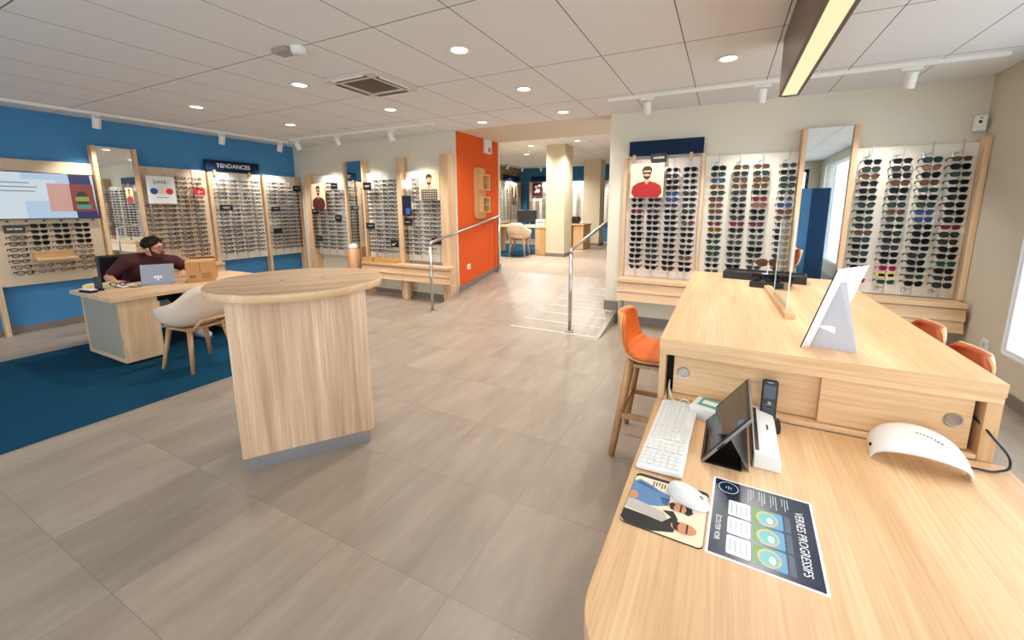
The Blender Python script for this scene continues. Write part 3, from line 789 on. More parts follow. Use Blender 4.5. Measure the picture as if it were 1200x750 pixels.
MUST = mat('mustard_wood', (204, 156, 92), .5)
for x, w, l in ((-5.60, .24, 'shorter mustard wood tray on the long drawer shelf, nearer the narrow mirror'), (-5.20, .46, 'longer mustard wood tray on the long drawer shelf, below the middle rack')):
    t = thing('wooden_tray', l, 'tray', (x, 5.175, .6201))
    obj('base', B(MUST).box(-w / 2, w / 2, -.075, .075, 0, .012, .002), t)
    for q in ((-w / 2, w / 2, -.075, -.065), (-w / 2, w / 2, .065, .075), (-w / 2, -w / 2 + .01, -.065, .065), (w / 2 - .01, w / 2, -.065, .065)): obj('side', B(MUST).box(q[0], q[1], q[2], q[3], .012, .075, .001), t)
t = thing('dispenser_post', 'wooden cylinder with white domed top at the foot of the narrow mirror', 'dispenser', (-5.90, 5.08, 0))
obj('wooden_drum', B(wood('z', (206, 150, 104), (168, 112, 74), 'drum')).lathe([(0, 0), (.105, 0), (.105, .835), (0, .835)], n=32), t)
obj('white_top', B(WHITE).lathe([(0, .93), (.04, .925), (.075, .89), (.085, .8355), (0, .8355)], n=24), t)
obj('nozzle', B(BLACK).box(-.095, -.075, -.02, .0, .836, .90, .003), t)
# build the 300 frames that show largest, the rest as one object
EYES.sort(key=lambda e: -e[0])
for sz, M, rz, shape, cs, label, group in EYES[:300]:
    o = link('eyeglasses', eye_mesh(shape, cs)); o.location = M; o.rotation_euler = (0, 0, rz); tag(o, label, 'eyeglasses', group)
rest = MB()
def add_mesh(mb, me, M):
    n0 = len(mb.bm.verts); f0 = len(mb.bm.faces)
    mb.bm.from_mesh(me); mb.bm.verts.ensure_lookup_table(); mb.bm.faces.ensure_lookup_table()
    bmesh.ops.transform(mb.bm, matrix=M, verts=mb.bm.verts[n0:])
    ids = []
    for x in me.materials:
        if x not in mb.mats: mb.mats.append(x)
        ids.append(mb.mats.index(x))
    for f in mb.bm.faces[f0:]: f.material_index = ids[f.material_index]
for sz, M, rz, shape, cs, label, group in EYES[300:]:
    add_mesh(rest, eye_mesh(shape, cs), Matrix.Translation(M) @ Matrix.Rotation(rz, 4, 'Z'))
# back room racks (tiny in the picture)
def low_eye():
    b = B(FR['black'])
    for s in (-1, 1):
        b.box(s * .068 if s < 0 else .006, -.006 if s < 0 else .068, -.004, .004, .009, .019); b.box(s * .066 if s < 0 else .008, -.008 if s < 0 else .066, -.003, .003, -.02, -.012)
        b.box(s * .066 - .005, s * .066 + .004, -.003, .006, -.016, .016); b.box(s * .01 - .004, s * .01 + .004, -.003, .003, -.016, .014)
    b.box(-.008, .008, -.003, .003, .006, .012)
    return b.mesh('far_eyeglasses')
LOW = low_eye()
def back_rack(label, x, y, rz, w, cols, skip=0):
    t = thing('eyewear_rack', label, 'display rack', (x, y, UZ_), rz)
    obj('back_panel', B(OFFW).box(0, w, 0, .05, .655, 2.16, .003), t)
    for q in (-.04, w): obj('post', B(OAK['z']).box(q, q + .04, -.04, .05, 0, 2.2, .002), t)
    for c in range(cols):
        for r in range(18):
            if r < 6 and c < skip: continue
            M = rackpt(t, .11 + c * (w - .2) / (cols - 1), -.11, ROWS[r])
            add_mesh(rest, LOW, Matrix.Translation(M) @ Matrix.Rotation(rz, 4, 'Z'))
    return t
back_rack('back room eyeglasses rack on the stone wall, left of two', XL2 + .06, 12.45, pi / 2, .88, 4)
back_rack('back room eyeglasses rack on the stone wall next to its corner', XL2 + .06, 13.38, pi / 2, .82, 4, 1)
back_rack('back room eyeglasses rack with dark picture on the blue wall', -6.78, YB2 - .06, 0, .95, 4, 2)
back_rack('back room eyeglasses rack seen between the two columns', -5.72, YB2 - .06, 0, 1.25, 5)
back_rack('back room eyeglasses rack seen right of the second column', -4.3, YB2 - .06, 0, 1.3, 5)
o = obj('eyeglasses_mass', rest); tag(o, 'rows of tiny eyeglasses on the farthest racks and in the back room', 'eyeglasses'); o['kind'] = 'stuff'
plank_sign('plain deep blue sign over the stone wall racks in the back room', XL2 + .04, 12.95, pi / 2, 1.2, 2.56, 2.74)
plank_sign('plain deep blue sign on the blue wall of the back room', -6.75, YB2 - .02, 0, 1.5, 2.58, 2.74)

# --- cards, plates and posters on the racks
def plate(label, t, x, z, w, h, mt=None, txt=None, tm=None, size=.03, lines=0, y=-.135):
    p = rackpt(t, x, y, z)
    q = thing('brand_plate', label, 'sign plate', p, t.rotation_euler.z)
    obj('plate', B(mt or BLACK).box(-w / 2, w / 2, 0, .012, -h / 2, h / 2, .002), q)
    if txt: text('lettering', txt, size, tm or TEXTW, (0, -.0006, 0), (pi / 2, 0, 0), q, bold=.0006)
    for k in range(lines):
        obj('lettering', B(tm or TEXTW).box(-w * .3 + .01 * k, w * .3 - .01 * k, -.0008, 0, .004 - k * .018, .010 - k * .018), q)
    b = B(ACRE); b.box(-.01, .01, .012, .030 if y < -.12 else -y - .03, -h * .3, h * .3); obj('stand_off', b, q)
    return q
plate('black plate with white lettering under the television', r0, 1.125, 1.30, .17, .1, mat('plate_grey', (52, 46, 44), .5), 'RAY-BAN', None, .028, y=-.05)
plate('small black plate with white lettering under the blank navy sign', rA, .385, 2.16, .185, .105, None, 'LACOSTE', None, .03, y=-.075)
q = plate('white square card with a blue and a red dot on blue wall', r1, .2, 1.82, .34, .4, WHITE, None, y=-.117)
text('lettering', 'juste.', .085, TEXTB, (0, -.0006, .12), (pi / 2, 0, 0), q)
for x, c, n in ((-.095, (36, 84, 160), 'blue_dot'), (.0, (240, 226, 206), 'cream_dot'), (.095, (214, 38, 52), 'red_dot')):
    obj('dot', B(mat(n, c, .6)).prism(ellipse(x, -.02, .046, .046, 24), 0, .001, ZX), q)
obj('lettering', B(TEXTB).box(-.07, .07, -.001, 0, -.115, -.108), q)
q = plate('small red card with white squiggle on the dotted card rack', r1, .69, 1.815, .155, .115, mat('red_card', (196, 28, 36), .6), None, y=-.117)
obj('logo', B(TEXTW).tube([(-.03, -.002, -.02), (-.01, -.002, -.03), (-.005, -.002, .02), (.01, -.002, -.02), (.02, -.002, .0), (.035, -.002, -.01)], .004, 6), q)
plate('black plate with two white lines on the rack under the lettered sign', r2, .13, 1.56, .2, .095, None, None, lines=2)
plate('small black plate at top right of the blue wall corner rack', r3, .55, 1.93, .15, .11, None, None, lines=1)
plate('small black plate in the middle of the blue wall corner rack', r3, .1, 1.535, .16, .085, None, None, lines=1)
plate('small black plate low on the blue wall corner rack', r3, .1, 1.125, .16, .1, None, None)
plate('small black plate at top right of the maroon shirt poster rack', r4, .72, 1.95, .16, .11, None, None, lines=1)
plate('small black plate under the maroon shirt poster', r4, .14, 1.49, .17, .1, None, None, lines=1)
plate('small black plate right of centre on the maroon poster rack', r4, .77, 1.37, .17, .12, None, None, lines=1)
plate('small black plate low left on the maroon shirt poster rack', r4, .2, .97, .16, .1, None, None, lines=1)
plate('black plate with two white lines at top of the middle rack', r5, .14, 1.93, .19, .13, None, None, lines=2)
plate('black plate in the middle of the middle eyeglasses rack', r5, .16, 1.24, .2, .11, None, None, lines=1)
q = plate('black plate with white tick emblem low on the middle rack', r5, .71, .945, .17, .12)
obj('emblem', B(TEXTW).prism([(-.05, .012), (-.042, -.012), (-.02, -.012), (.05, .025), (-.015, -.028), (-.045, -.026), (-.056, -.008)], 0, .001, ZX), q)
plate('white card at top left of the plaid shirt poster rack', r6, .12, 1.94, .17, .13, WHITE, None, TEXTB, lines=1)
q = plate('tall navy picture card on the plaid shirt poster rack', r6, .12, 1.59, .19, .33, mat('navy_card', (16, 20, 40), .5))
obj('blue_print', B(mat('print_blue', (50, 84, 170), .6)).box(-.02, .07, -.001, 0, -.14, -.04), q)
plate('black plate with white lettering on the plaid poster rack', r6, .13, 1.315, .17, .115, None, None, lines=1)
plate('black plate low right on the plaid poster rack behind the rail', r6, .71, 1.02, .19, .11, None, None)

HAIRP = mat('print_dark_hair', (44, 30, 22), .7); FACEP = mat('print_face', (206, 150, 116), .7); BGP = mat('print_warm_ground', (236, 208, 166), .7); MAR = mat('print_maroon', (84, 26, 30), .7)
REDP = mat('print_red_polo', (158, 26, 24), .7); PLD = mat('print_plaid_ground', (196, 176, 148), .7); PLK = mat('print_plaid_dark', (38, 34, 32), .7)
def man_poster(label, t, x, z, w, h, shirt, bg, glasses=True, plaid=False, y=-.117, beard=True):
    p = rackpt(t, x, y, z); q = thing('portrait_poster', label, 'poster', p, t.rotation_euler.z)
    obj('panel', B(bg).box(-w / 2, w / 2, 0, .01, -h / 2, h / 2, .001), q)
    def lay(name, m_, pts, k): return obj(name, B(m_).prism([(a * w, b * h) for a, b in pts], 0, .0006, Matrix.Translation((0, -.0006 * k, 0)) @ ZX), q)
    sh = [(-.36, -.5), (-.47, -.36), (-.42, -.16), (-.28, -.07), (-.11, -.02), (.11, -.02), (.28, -.07), (.42, -.16), (.47, -.36), (.36, -.5)]
    lay('printed_shirt', shirt, sh, 0)
    lay('printed_neck', FACEP, [(-.08, -.01), (0, -.12), (.08, -.01), (.075, .12), (-.075, .12)], 1)
    lay('printed_face', FACEP, ellipse(0, .2, .125, .165), 2)
    if beard: lay('printed_beard', HAIRP, [(-.122, .19), (-.10, .09), (0, .025), (.10, .09), (.122, .19), (.065, .13), (-.065, .13)], 3)
    lay('printed_hair', HAIRP, [(-.13, .2), (-.15, .32), (-.09, .41), (.04, .43), (.145, .37), (.15, .28), (.13, .2), (.11, .3), (-.09, .3)], 3)
    if glasses:
        lay('printed_glasses', TEXTB, [(-.13, .245), (.13, .245), (.118, .185), (.026, .185), (0, .215), (-.026, .185), (-.118, .185)], 4)
    if plaid:
        b = B(PLK); Mz = Matrix.Translation((0, -.0012, 0)) @ ZX
        for k in range(9):
            xx = -.36 + k * .09; b.prism([((xx - .017) * w, -.5 * h), ((xx + .017) * w, -.5 * h), ((xx + .017) * w, -.12 * h), ((xx - .017) * w, -.12 * h)], 0, .0005, Mz)
        for k in range(5):
            zz_ = -.46 + k * .08; ww_ = .40; b.prism([(-ww_ * w, (zz_ - .014) * h), (ww_ * w, (zz_ - .014) * h), (ww_ * w, (zz_ + .014) * h), (-ww_ * w, (zz_ + .014) * h)], .0006, .001, Mz)
        obj('printed_plaid', b, q)
    return q
man_poster('poster of a man in red polo shirt and sunglasses', rA, .26, 1.888, .40, .41, REDP, BGP)
man_poster('poster of a man in dark maroon shirt on a cream rack', r4, .25, 1.77, .38, .47, MAR, BGP)
man_poster('poster of a bearded man in plaid shirt on a cream rack', r6, .59, 1.90, .41, .45, PLD, BGP, False, True)
q = thing('picture_card', 'dark square picture with pale blotches on the back room rack', 'poster', (-6.45, YB2 - .14, UZ_ + 1.9), 0)
obj('panel', B(mat('dark_red_print', (52, 14, 24), .6)).box(-.2, .2, 0, .012, -.24, .24, .001), q)
b = B(mat('pale_pink_print', (230, 176, 170), .6))
for x, z, r in ((-.06, .09, .06), (.08, .13, .05), (.02, -.06, .08), (-.08, -.1, .045)): b.prism(ellipse(x, z, r, r * .9, 14), 0, .001, ZX)
obj('printed_blotches', b, q)
q = thing('picture_card', 'tall portrait card on the stone wall rack of the back room', 'poster', (XL2 + .17, 13.62, UZ_ + 1.85), pi / 2)
obj('panel', B(BGP).box(-.15, .15, 0, .012, -.25, .25, .001), q)
obj('printed_figure', B(HAIRP).prism([(-.07, -.25), (-.06, .02), (-.02, .14), (.05, .14), (.08, .0), (.08, -.25)], 0, .001, ZX), q)
# ------------------------------------------------------------------ reception counter and desk
YZX = Matrix(((0, 0, 1, 0), (1, 0, 0, 0), (0, 1, 0, 0), (0, 0, 0, 1)))   # prism drawn in (y, z), extruded along x
CX0, CX1, CY0, CY1, CT = -.198, .797, 1.645, 3.6, 1.033
DZ = .775
t = thing('service_counter', 'tall oak service counter with sliding cupboard doors facing the desk', 'counter', (0, 0, 0))
obj('counter_top', B(OAKD['y']).box(CX0, CX1, CY0 + .0022, CY1, CT - .042, CT, .001), t)
obj('edge_band', B(OAKD['x']).box(CX0, CX1, CY0, CY0 + .002, CT - .042, CT - .0002, .0004), t)
obj('under_board', B(OAKD['x']).box(CX0 + .002, CX1 - .002, CY0 + .002, CY1 - .2, CT - .066, CT - .0425, .001), t)
for x0, x1 in ((CX0 + .002, CX0 + .026), (CX1 - .038, CX1 - .002)):
    obj('end_panel', B(OAKD['z']).box(x0, x1, CY0 + .003, CY0 + .42, 0, CT - .0665, .001), t)
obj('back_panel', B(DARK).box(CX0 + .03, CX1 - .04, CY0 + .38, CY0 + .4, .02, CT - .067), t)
obj('lower_front', B(OAKD['x']).box(CX0 + .027, CX1 - .039, CY0 + .04, CY0 + .06, .02, DZ - .002), t)
obj('shelf_edge', B(OAKD['x']).box(CX0 + .027, CX1 - .039, CY0 + .004, CY0 + .37, DZ - .001, DZ + .016, .001), t)
obj('support_panel', B(OAKD['z']).box(.1, .5, 3.2, 3.24, 0, CT - .0665, .001), t)
obj('spine_panel', B(OAKD['y']).box(.28, .31, CY0 + .42, 3.2, .1, CT - .0665, .001), t)
d1 = obj('sliding_door', B(OAKD['x']).box(-.143, .358, CY0 + .045, CY0 + .062, DZ + .019, CT - .071, .001), t)
d2 = obj('sliding_door', B(OAKD['x']).box(.35, .742, CY0 + .022, CY0 + .04, DZ + .019, CT - .071, .001), t)
for d, x, y in ((d1, -.105, CY0 + .045), (d2, .70, CY0 + .022)):
    M = Matrix.Translation((x, y, .885)) @ Matrix.Rotation(pi / 2, 4, 'X')
    obj('finger_pull', B(STEEL).lathe([(0, .0008), (.018, .0008), (.0195, .003), (.023, .0035), (.025, 0)], M=M, n=28, smooth=False), d)
obj('niche_lining', B(DARK).box(CX0 + .027, -.1, CY0 + .08, CY0 + .09, DZ + .0165, CT - .067), t)
dk = thing('reception_desk', 'low oak desk in front with rounded corner holding keyboard and placard', 'desk', (0, 0, 0))
DX1 = .822
pts = [(DX1, .54), (DX1, CY0 - .002), (CX0, CY0 - .002)] + [(CX0 + .16 - .16 * cos(a), .70 - .16 * sin(a)) for a in [pi / 2 * k / 10 for k in range(11)]]
obj('desk_top', B(OAKD['y']).prism(pts[::-1], DZ - .04, DZ, None, .0015), dk)
obj('side_panel', B(OAKD['z']).box(DX1 - .05, DX1 - .02, .65, CY0 - .01, 0, DZ - .0405), dk)
obj('side_panel', B(OAKD['z']).box(CX0 + .3, CX0 + .33, .75, CY0 - .01, 0, DZ - .0405), dk)
obj('modesty_panel', B(OAKD['x']).box(CX0 + .331, DX1 - .051, CY0 - .06, CY0 - .04, .1, DZ - .0405), dk)

# --- things on the tall counter
t = thing('acrylic_screen', 'clear acrylic screen standing in an oak foot on the counter', 'screen', (.31, 2.2, CT))
t.rotation_euler = (0, 0, R(2))
obj('foot', B(OAKD['y']).box(-.022, .022, 0, .78, 0, .026, .002), t)
Q = B(ACRYL); Q.prism(rrect(.1, .52, .026, .46, .025), -.002, .002, YZX)
obj('acrylic_sheet', Q, t)
e = B(ACRE); loop_pts = rrect(.1, .52, .026, .46, .025)
e.prism(rrect(.096, .101, .02, .455, .002), -.003, .003, YZX); obj('polished_edge', e, t)
e = B(ACRE); e.prism(rrect(.519, .524, .02, .455, .002), -.003, .003, YZX); obj('polished_edge', e, t)
obj('fixing_block', B(OAKD['y']).box(-.004, .004, .5, .78, .0262, .03), t)
# easel seen from behind
th, ph = R(54), R(16)
ea = thing('display_easel', 'white cardboard counter display seen from behind with grey strut', 'display card', (.292, 1.762, CT), th)
Me = Matrix.Rotation(-0, 4, 'Z')
tilt = Matrix.Rotation(ph, 4, 'X')      # lean towards local -y
ln = .32
obj('board', B(PAPER).box(0, .22, -.002, .002, 0, ln, .0008, M=tilt).m(BLACK).box(-.0008, -.0001, -.002, .002, 0, ln, M=tilt), ea)
obj('stiffener', B(PAPER).box(.03, .036, -.012, -.002, .0, ln - .04, M=tilt), ea)
h1 = Vector((.05, -ln * .86 * sin(ph) - .006, ln * .86 * cos(ph))); h0 = Vector((.05, -.004, .002))
ft = Vector((.105, -.135, .0))
s_ = B(GREYCARD)
def thin(mb, pts, n, w=.0012):
    a = [mb.bm.verts.new(Vector(p) + n * w) for p in pts]; b2 = [mb.bm.verts.new(Vector(p) - n * w) for p in pts]
    fs = [mb.bm.faces.new(a), mb.bm.faces.new(b2[::-1])]
    for i in range(len(pts)): fs.append(mb.bm.faces.new((a[i], b2[i], b2[(i + 1) % len(pts)], a[(i + 1) % len(pts)])))
    bmesh.ops.recalc_face_normals(mb.bm, faces=fs); mb._fin(fs)
pp = [h0, h0.lerp(h1, .97), h1 + Vector((.012, -.012, -.004)), ft]
n_ = (h1 - h0).cross(ft - h0).normalized(); thin(s_, pp, n_)
obj('strut', s_, ea)
c_ = h0.lerp(h1, .3); tb = B(PAPER); thin(tb, [c_, c_ + Vector((.0, -.0, .02)), c_.lerp(ft, .35) + Vector((0, -.01, .035)), c_.lerp(ft, .35) + Vector((0, -.01, .012))], n_, .002)
obj('tab', tb, ea)
# trays with frames
TRAY = mat('black_tray', (22, 22, 24), .4)
def tray(label, x, y, w, d, h, rz):
    t = thing('frame_tray', label, 'tray', (x, y, CT), rz)
    obj('body', B(TRAY).box(-w / 2, w / 2, -d / 2, d / 2, 0, h, .004), t)
    rim = B(TRAY)
    for q in ((-w / 2, w / 2, -d / 2, -d / 2 + .012), (-w / 2, w / 2, d / 2 - .012, d / 2), (-w / 2, -w / 2 + .012, -d / 2, d / 2), (w / 2 - .012, w / 2, -d / 2, d / 2)): rim.box(q[0], q[1], q[2], q[3], h, h + .008, .002)
    obj('rim', rim, t)
    return t
tray('long black frame tray at the far end of the counter', .29, 3.40, .52, .2, .045, R(-8))
tray('small black frame tray in front of the long one on the counter', .31, 3.10, .22, .2, .03, R(-14))
for (x, y, z, cs, w) in ((.26, 3.09, 1.09, 'black', 'black eyeglasses lying on the small black tray, left'), (.36, 3.06, 1.09, 'black', 'black eyeglasses lying on the small black tray, right')):
    o = link('eyeglasses', eye_mesh('way', cs)); o.location = (x, y, z); o.rotation_euler = (.15, 0, R(-10)); tag(o, w, 'eyeglasses')
bx_ = MB()
frame_geo(bx_.m(FR['tortoiseshell']), 'big', .0038)
lens_geo(bx_.m(LN['brown']), 'big', 1); lens_geo(bx_, 'big', -1)
o = link('sunglasses', bx_.mesh('sunglasses')); o.location = (.305, 3.34, 1.165); o.rotation_euler = (0, R(4), R(160)); tag(o, 'tan tortoiseshell sunglasses raised above the long black tray', 'sunglasses')
t = thing('frame_stand', 'thin clear stand holding tan sunglasses over the black tray', 'stand', (.305, 3.355, CT + .0455))
obj('stem', B(ACRE).tube([(0, 0, 0), (0, 0, .085)], .005, 8), t); obj('foot', B(ACRE).lathe([(0, .006), (.03, .005), (.032, 0)], n=20), t)

# --- things on the low desk
kb = thing('keyboard', 'white cordless keyboard lying along the left edge of the desk', 'keyboard', (-.112, 1.375, DZ), R(-2))
obj('body', B(WHITE).box(-.066, .066, -.238, .238, .0, .016, .005, M=Matrix.Rotation(R(-2.2), 4, 'Y') @ Matrix.Translation((0, 0, .003))), kb)
KEY = mat('key_white', (228, 228, 226), .5); k_ = B(KEY)
MK = Matrix.Rotation(R(-2.2), 4, 'Y') @ Matrix.Translation((0, 0, .003))
rows_ = [(-.048, [1] * 15), (-.028, [1] * 14 + [1]), (-.009, [1.4] + [1] * 12 + [1.6]), (.010, [1.7] + [1] * 11 + [2.2]), (.029, [1.2] + [1] * 11 + [2.7]), (.048, [1.3, 1.2, 1.3, 6.2, 1.3, 1.2, 1.3, 1.3])]
def key(x, y0, y1): k_.box(x - .0080, x + .0080, y0 + .0012, y1 - .0012, .016, .0205, .0012, M=MK, seg=1)
for x, ws in rows_:
    y = .230; u = .300 / sum(ws)
    for w in ws: key(x, y - w * u, y); y -= w * u
for x, _ in rows_:
    for j in range(3): key(x, -.082 - (j + 1) * .0195, -.082 - j * .0195)
    for j in range(4): key(x, -.148 - (j + 1) * .0195, -.148 - j * .0195)
ko = obj('keys', k_, kb); ko['kind'] = 'stuff'
TEXTG = mat('key_print', (120, 120, 124), .6)
lg = B(TEXTG)
for x, ws in rows_:
    y = .230; u = .300 / sum(ws)
    for w in ws:
        if w < 2.5: lg.box(x - .003, x + .001, y - w * u * .5 - .002, y - w * u * .5 + .002, .0206, .0208, M=MK)
        y -= w * u
obj('key_legends', lg, kb)
pad = thing('mouse_pad', 'picture mouse pad of two bearded men under the white mouse', 'mouse pad', (-.083, 1.012, DZ), R(-2))
pts = rrect(-.097, .097, -.105, .105, .014)
obj('mat', B(RUBBER).prism(pts, 0, .0025), pad)
CREAMP = mat('pad_cream', (238, 222, 190), .6); DEN = mat('print_denim', (94, 134, 178), .7); DEN2 = mat('print_denim_dark', (56, 92, 140), .7); SKN = mat('print_skin', (206, 142, 104), .7); GREYS = mat('print_grey_knit', (190, 184, 176), .7)
obj('printed_ground', B(CREAMP).prism(rrect(-.096, .096, -.104, .092, .013), .0025, .0027), pad)
def pp_(name, m_, pts, k): obj(name, B(m_).prism(pts, .0027 + k * .00012, .0028 + k * .00012), pad)
# local: heads towards +x, first man at +y
pp_('printed_denim_shirt', DEN, [(-.096, .064), (-.082, .078), (-.05, .066), (-.025, .052), (.004, .044), (.006, .004), (-.02, -.012), (-.05, -.02), (-.096, -.012)], 0)
pp_('printed_denim_folds', DEN2, [(-.09, .06), (-.08, .07), (-.05, .058), (-.02, .045), (-.05, .05)], 1)
pp_('printed_denim_collar', DEN2, [(-.02, .03), (.006, .03), (.004, .0), (-.01, .006)], 1)
pp_('printed_grey_knit', GREYS, [(-.096, -.012), (-.06, -.014), (-.03, -.02), (.0, -.028), (.012, -.05), (.0, -.06), (-.04, -.056), (-.096, -.05)], 2)
pp_('printed_black_coat', TEXTB, [(-.096, -.056), (-.04, -.058), (.0, -.062), (.018, -.036), (-.006, -.02), (.02, -.012), (.034, -.036), (.03, -.084), (-.02, -.104), (-.084, -.104), (-.096, -.092)], 3)
pp_('printed_hands', SKN, [(-.096, .02), (-.08, .022), (-.072, .002), (-.078, -.012), (-.096, -.01)], 4)
pp_('printed_face', SKN, ellipse(.03, .008, .026, .017, 18), 5)
pp_('printed_hair', HAIRP, [(.046, .022), (.062, .016), (.066, .0), (.056, -.012), (.046, -.008), (.05, .006)], 6)
pp_('printed_beard', HAIRP, [(.006, .012), (.016, .022), (.022, .014), (.018, .004), (.022, -.006), (.012, -.006)], 6)
pp_('printed_glasses', TEXTB, [(.034, .02), (.038, .02), (.038, -.008), (.034, -.008)], 7)
pp_('printed_face', SKN, ellipse(.05, -.06, .03, .019, 18), 5)
pp_('printed_beard', HAIRP, [(.022, -.052), (.03, -.042), (.04, -.046), (.036, -.06), (.04, -.074), (.028, -.072)], 6)
pp_('printed_glasses', TEXTB, [(.056, -.044), (.06, -.044), (.06, -.076), (.056, -.076)], 7)
b = B(TEXTB)
for k in range(6): b.prism([(-.046 + k * .0075, .086 - .0), (-.043 + k * .0075, .086), (-.043 + k * .0075, .062 + (k % 3) * .004), (-.046 + k * .0075, .062 + (k % 3) * .004)], .0027, .0028)
for k in range(7): b.prism([(.02 + k * .0095, .082), (.026 + k * .0095, .082), (.026 + k * .0095, .068), (.02 + k * .0095, .068)], .0027, .0028)
obj('printed_lines', b, pad)
ms = thing('computer_mouse', 'white computer mouse on the picture mouse pad', 'mouse', (-.034, 1.062, DZ + .0028), R(-112))
def mouse_f(u, v):
    a = 2 * pi * u; r = sin(v * pi / 2) ** .9
    x = .029 * cos(a) * r * (1 + .1 * sin(a)); y = .057 * sin(a) * r
    z = .034 * cos(v * pi / 2) ** .8 * (1 - .25 * sin(a) * r) + .002
    return (x, y, z)
b = B(WHITE).grid(mouse_f, 32, 12, True, True)
obj('shell', b, ms)
obj('base', B(GREYCARD).prism([(p[0] * 1.0, p[1]) for p in [mouse_f(k / 32, 1) for k in range(32)]], 0, .002), ms)
obj('scroll_wheel', B(GREYF).lathe([(.0, -.003), (.007, -.003), (.007, .003), (0, .003)], M=Matrix.Translation((0, .034, .0225)) @ Matrix.Rotation(pi / 2, 4, 'Y'), n=16), ms)
obj('emblem', B(BLACK).prism(rrect(-.006, .006, -.003, .003, .001), 0, .0006, Matrix.Translation((.004, -.02, .0335)) @ Matrix.Rotation(R(8), 4, 'X')), ms)
# placard
pc = thing('counter_placard', 'navy laminated placard about progressive lenses with three lens pictures', 'placard', (.138, 1.048, DZ), R(-92.5))
NV = mat('placard_navy', (16, 34, 62), .22); TILE = mat('placard_tile', (224, 232, 240), .25); SKYB = mat('print_sky', (60, 150, 196), .3); GRN = mat('print_green', (88, 140, 50), .3); AQ = mat('print_aqua', (70, 176, 178), .3); SLATE = mat('placard_slate', (52, 74, 104), .3); GOLDP = mat('print_gold', (206, 170, 110), .3)
# local x = reading direction (picture: downwards), local y = towards the right edge
PL, PW = .30, .235
obj('laminate', B(PAPER).prism(rrect(-PL / 2, PL / 2, -PW / 2, PW / 2, .003), 0, .0012), pc)
obj('printed_ground', B(NV).prism(rrect(-PL / 2 + .006, PL / 2 - .006, -PW / 2 + .006, PW / 2 - .006, .002), .0012, .0014), pc)
text('lettering', 'VERRES PROGRESSIFS', .026, TEXTW, (.012, .083, .0015), (0, 0, 0), pc, sx=.86, ext=.0001)
text('lettering', 'ÉCOUTER VOIR', .017, TEXTW, (.055, -.096, .0015), (0, 0, 0), pc, sx=.74, ext=.0001)
for k in range(3):
    x0 = -.062 + k * .066
    obj('info_card', B(TILE).prism(rrect(x0, x0 + .06, -.075, -.025, .005), .0014, .00155), pc)
    lb = B(mat('print_grey', (140, 150, 164), .4))
    for j in range(4): lb.prism([(x0 + .012, -.068 + j * .011), (x0 + .05, -.068 + j * .011), (x0 + .05, -.066 + j * .011), (x0 + .012, -.066 + j * .011)], .00155, .0016)
    obj('printed_lines', lb, pc)
    f = obj('lens_picture', B(SKYB).prism(rrect(x0, x0 + .06, -.022, .046, .005), .0014, .00155), pc)
    g = B(GRN); g.prism([(x0 + .001, -.021), (x0 + .058, -.021), (x0 + .058, -.006), (x0 + .03, .0), (x0 + .012, .014), (x0 + .001, .03)], .00155, .0016)
    obj('printed_meadow', g, pc)
    r_ = B(GOLDP); r_.prism(ellipse(x0 + .032, .012, .027, .024, 22), .0016, .00165); obj('printed_ring', r_, pc)
    l_ = B(AQ); l_.prism(ellipse(x0 + .032, .012, .022, .0195, 22), .00165, .0017); l_.m(PAPER).prism(ellipse(x0 + .036, .018, .012, .007, 14), .0017, .00172); obj('printed_lens', l_, pc)
    obj('caption_bar', B(SLATE).prism(rrect(x0, x0 + .06, .05, .062, .003), .0014, .00155), pc)
rg = B(TEXTW)
o_ = ellipse(-.113, -.078, .025, .025, 30); i_ = ellipse(-.113, -.078, .0235, .0235, 30)
for k in range(30): rg.prism([o_[k], o_[(k + 1) % 30], i_[(k + 1) % 30], i_[k]], .0014, .0016)
for dx, w in ((-.006, .008), (.0, .014), (.006, .01)): rg.prism([(-.113 - w / 2, -.078 + dx), (-.113 + w / 2, -.078 + dx), (-.113 + w / 2, -.0765 + dx), (-.113 - w / 2, -.0765 + dx)], .0014, .0016)
obj('round_emblem', rg, pc)
lb = B(mat('print_pale', (190, 204, 220), .4))
for g in range(4):
    for j in range(3):
        v = -.03 + g * .026 + j * .006; u1 = -.075 - (j * 7 + g * 3) % 5 * .006
        lb.prism([(-.132, v), (u1, v), (u1, v + .0018), (-.132, v + .0018)], .0014, .0016)
obj('small_print', lb, pc)
# tablet with kick stand
A_ = Vector((-.011, 1.2605, DZ)); B__ = Vector((-.004, 1.5785, DZ))
tb = thing('tablet_computer', 'black tablet computer leaning on its kickstand beside the keyboard', 'tablet', A_, atan2(B__.y - A_.y, B__.x - A_.x))
# local x along the bottom edge, screen faces +y (left in the picture), leaning back to -y
tl = Matrix.Rotation(R(36), 4, 'X')      # vertical leaned towards -y by 36 degrees
obj('body', B(ALU).box(0, .318, -.006, .003, .002, .213, .002, M=tl), tb)
obj('bezel', B(BLACK).box(.002, .316, .003, .0045, .004, .211, .001, M=tl), tb)
obj('display', B(mat('dark_glass_screen', (22, 22, 26), .06)).box(.014, .304, .0045, .0049, .016, .2, M=tl), tb)
top_ = tl @ Vector((0, -.006, .12)); foot_ = Vector((0, top_.y - .055, .001))
kk = B(ALU); thin(kk, [(.01, top_.y, top_.z), (.308, top_.y, top_.z), (.308, foot_.y, foot_.z), (.01, foot_.y, foot_.z)], Vector((0, .86, .5)), .0012)
obj('kickstand', kk, tb)
obj('type_cover', B(BLACK).prism([(.002, -.002), (.316, -.002), (.316, foot_.y + .02), (.002, foot_.y + .02)][::-1], .0, .004), tb)
obj('camera_button', B(BLACK).box(-.003, .0, -.004, .001, .07, .10, .001, M=tl), tb)
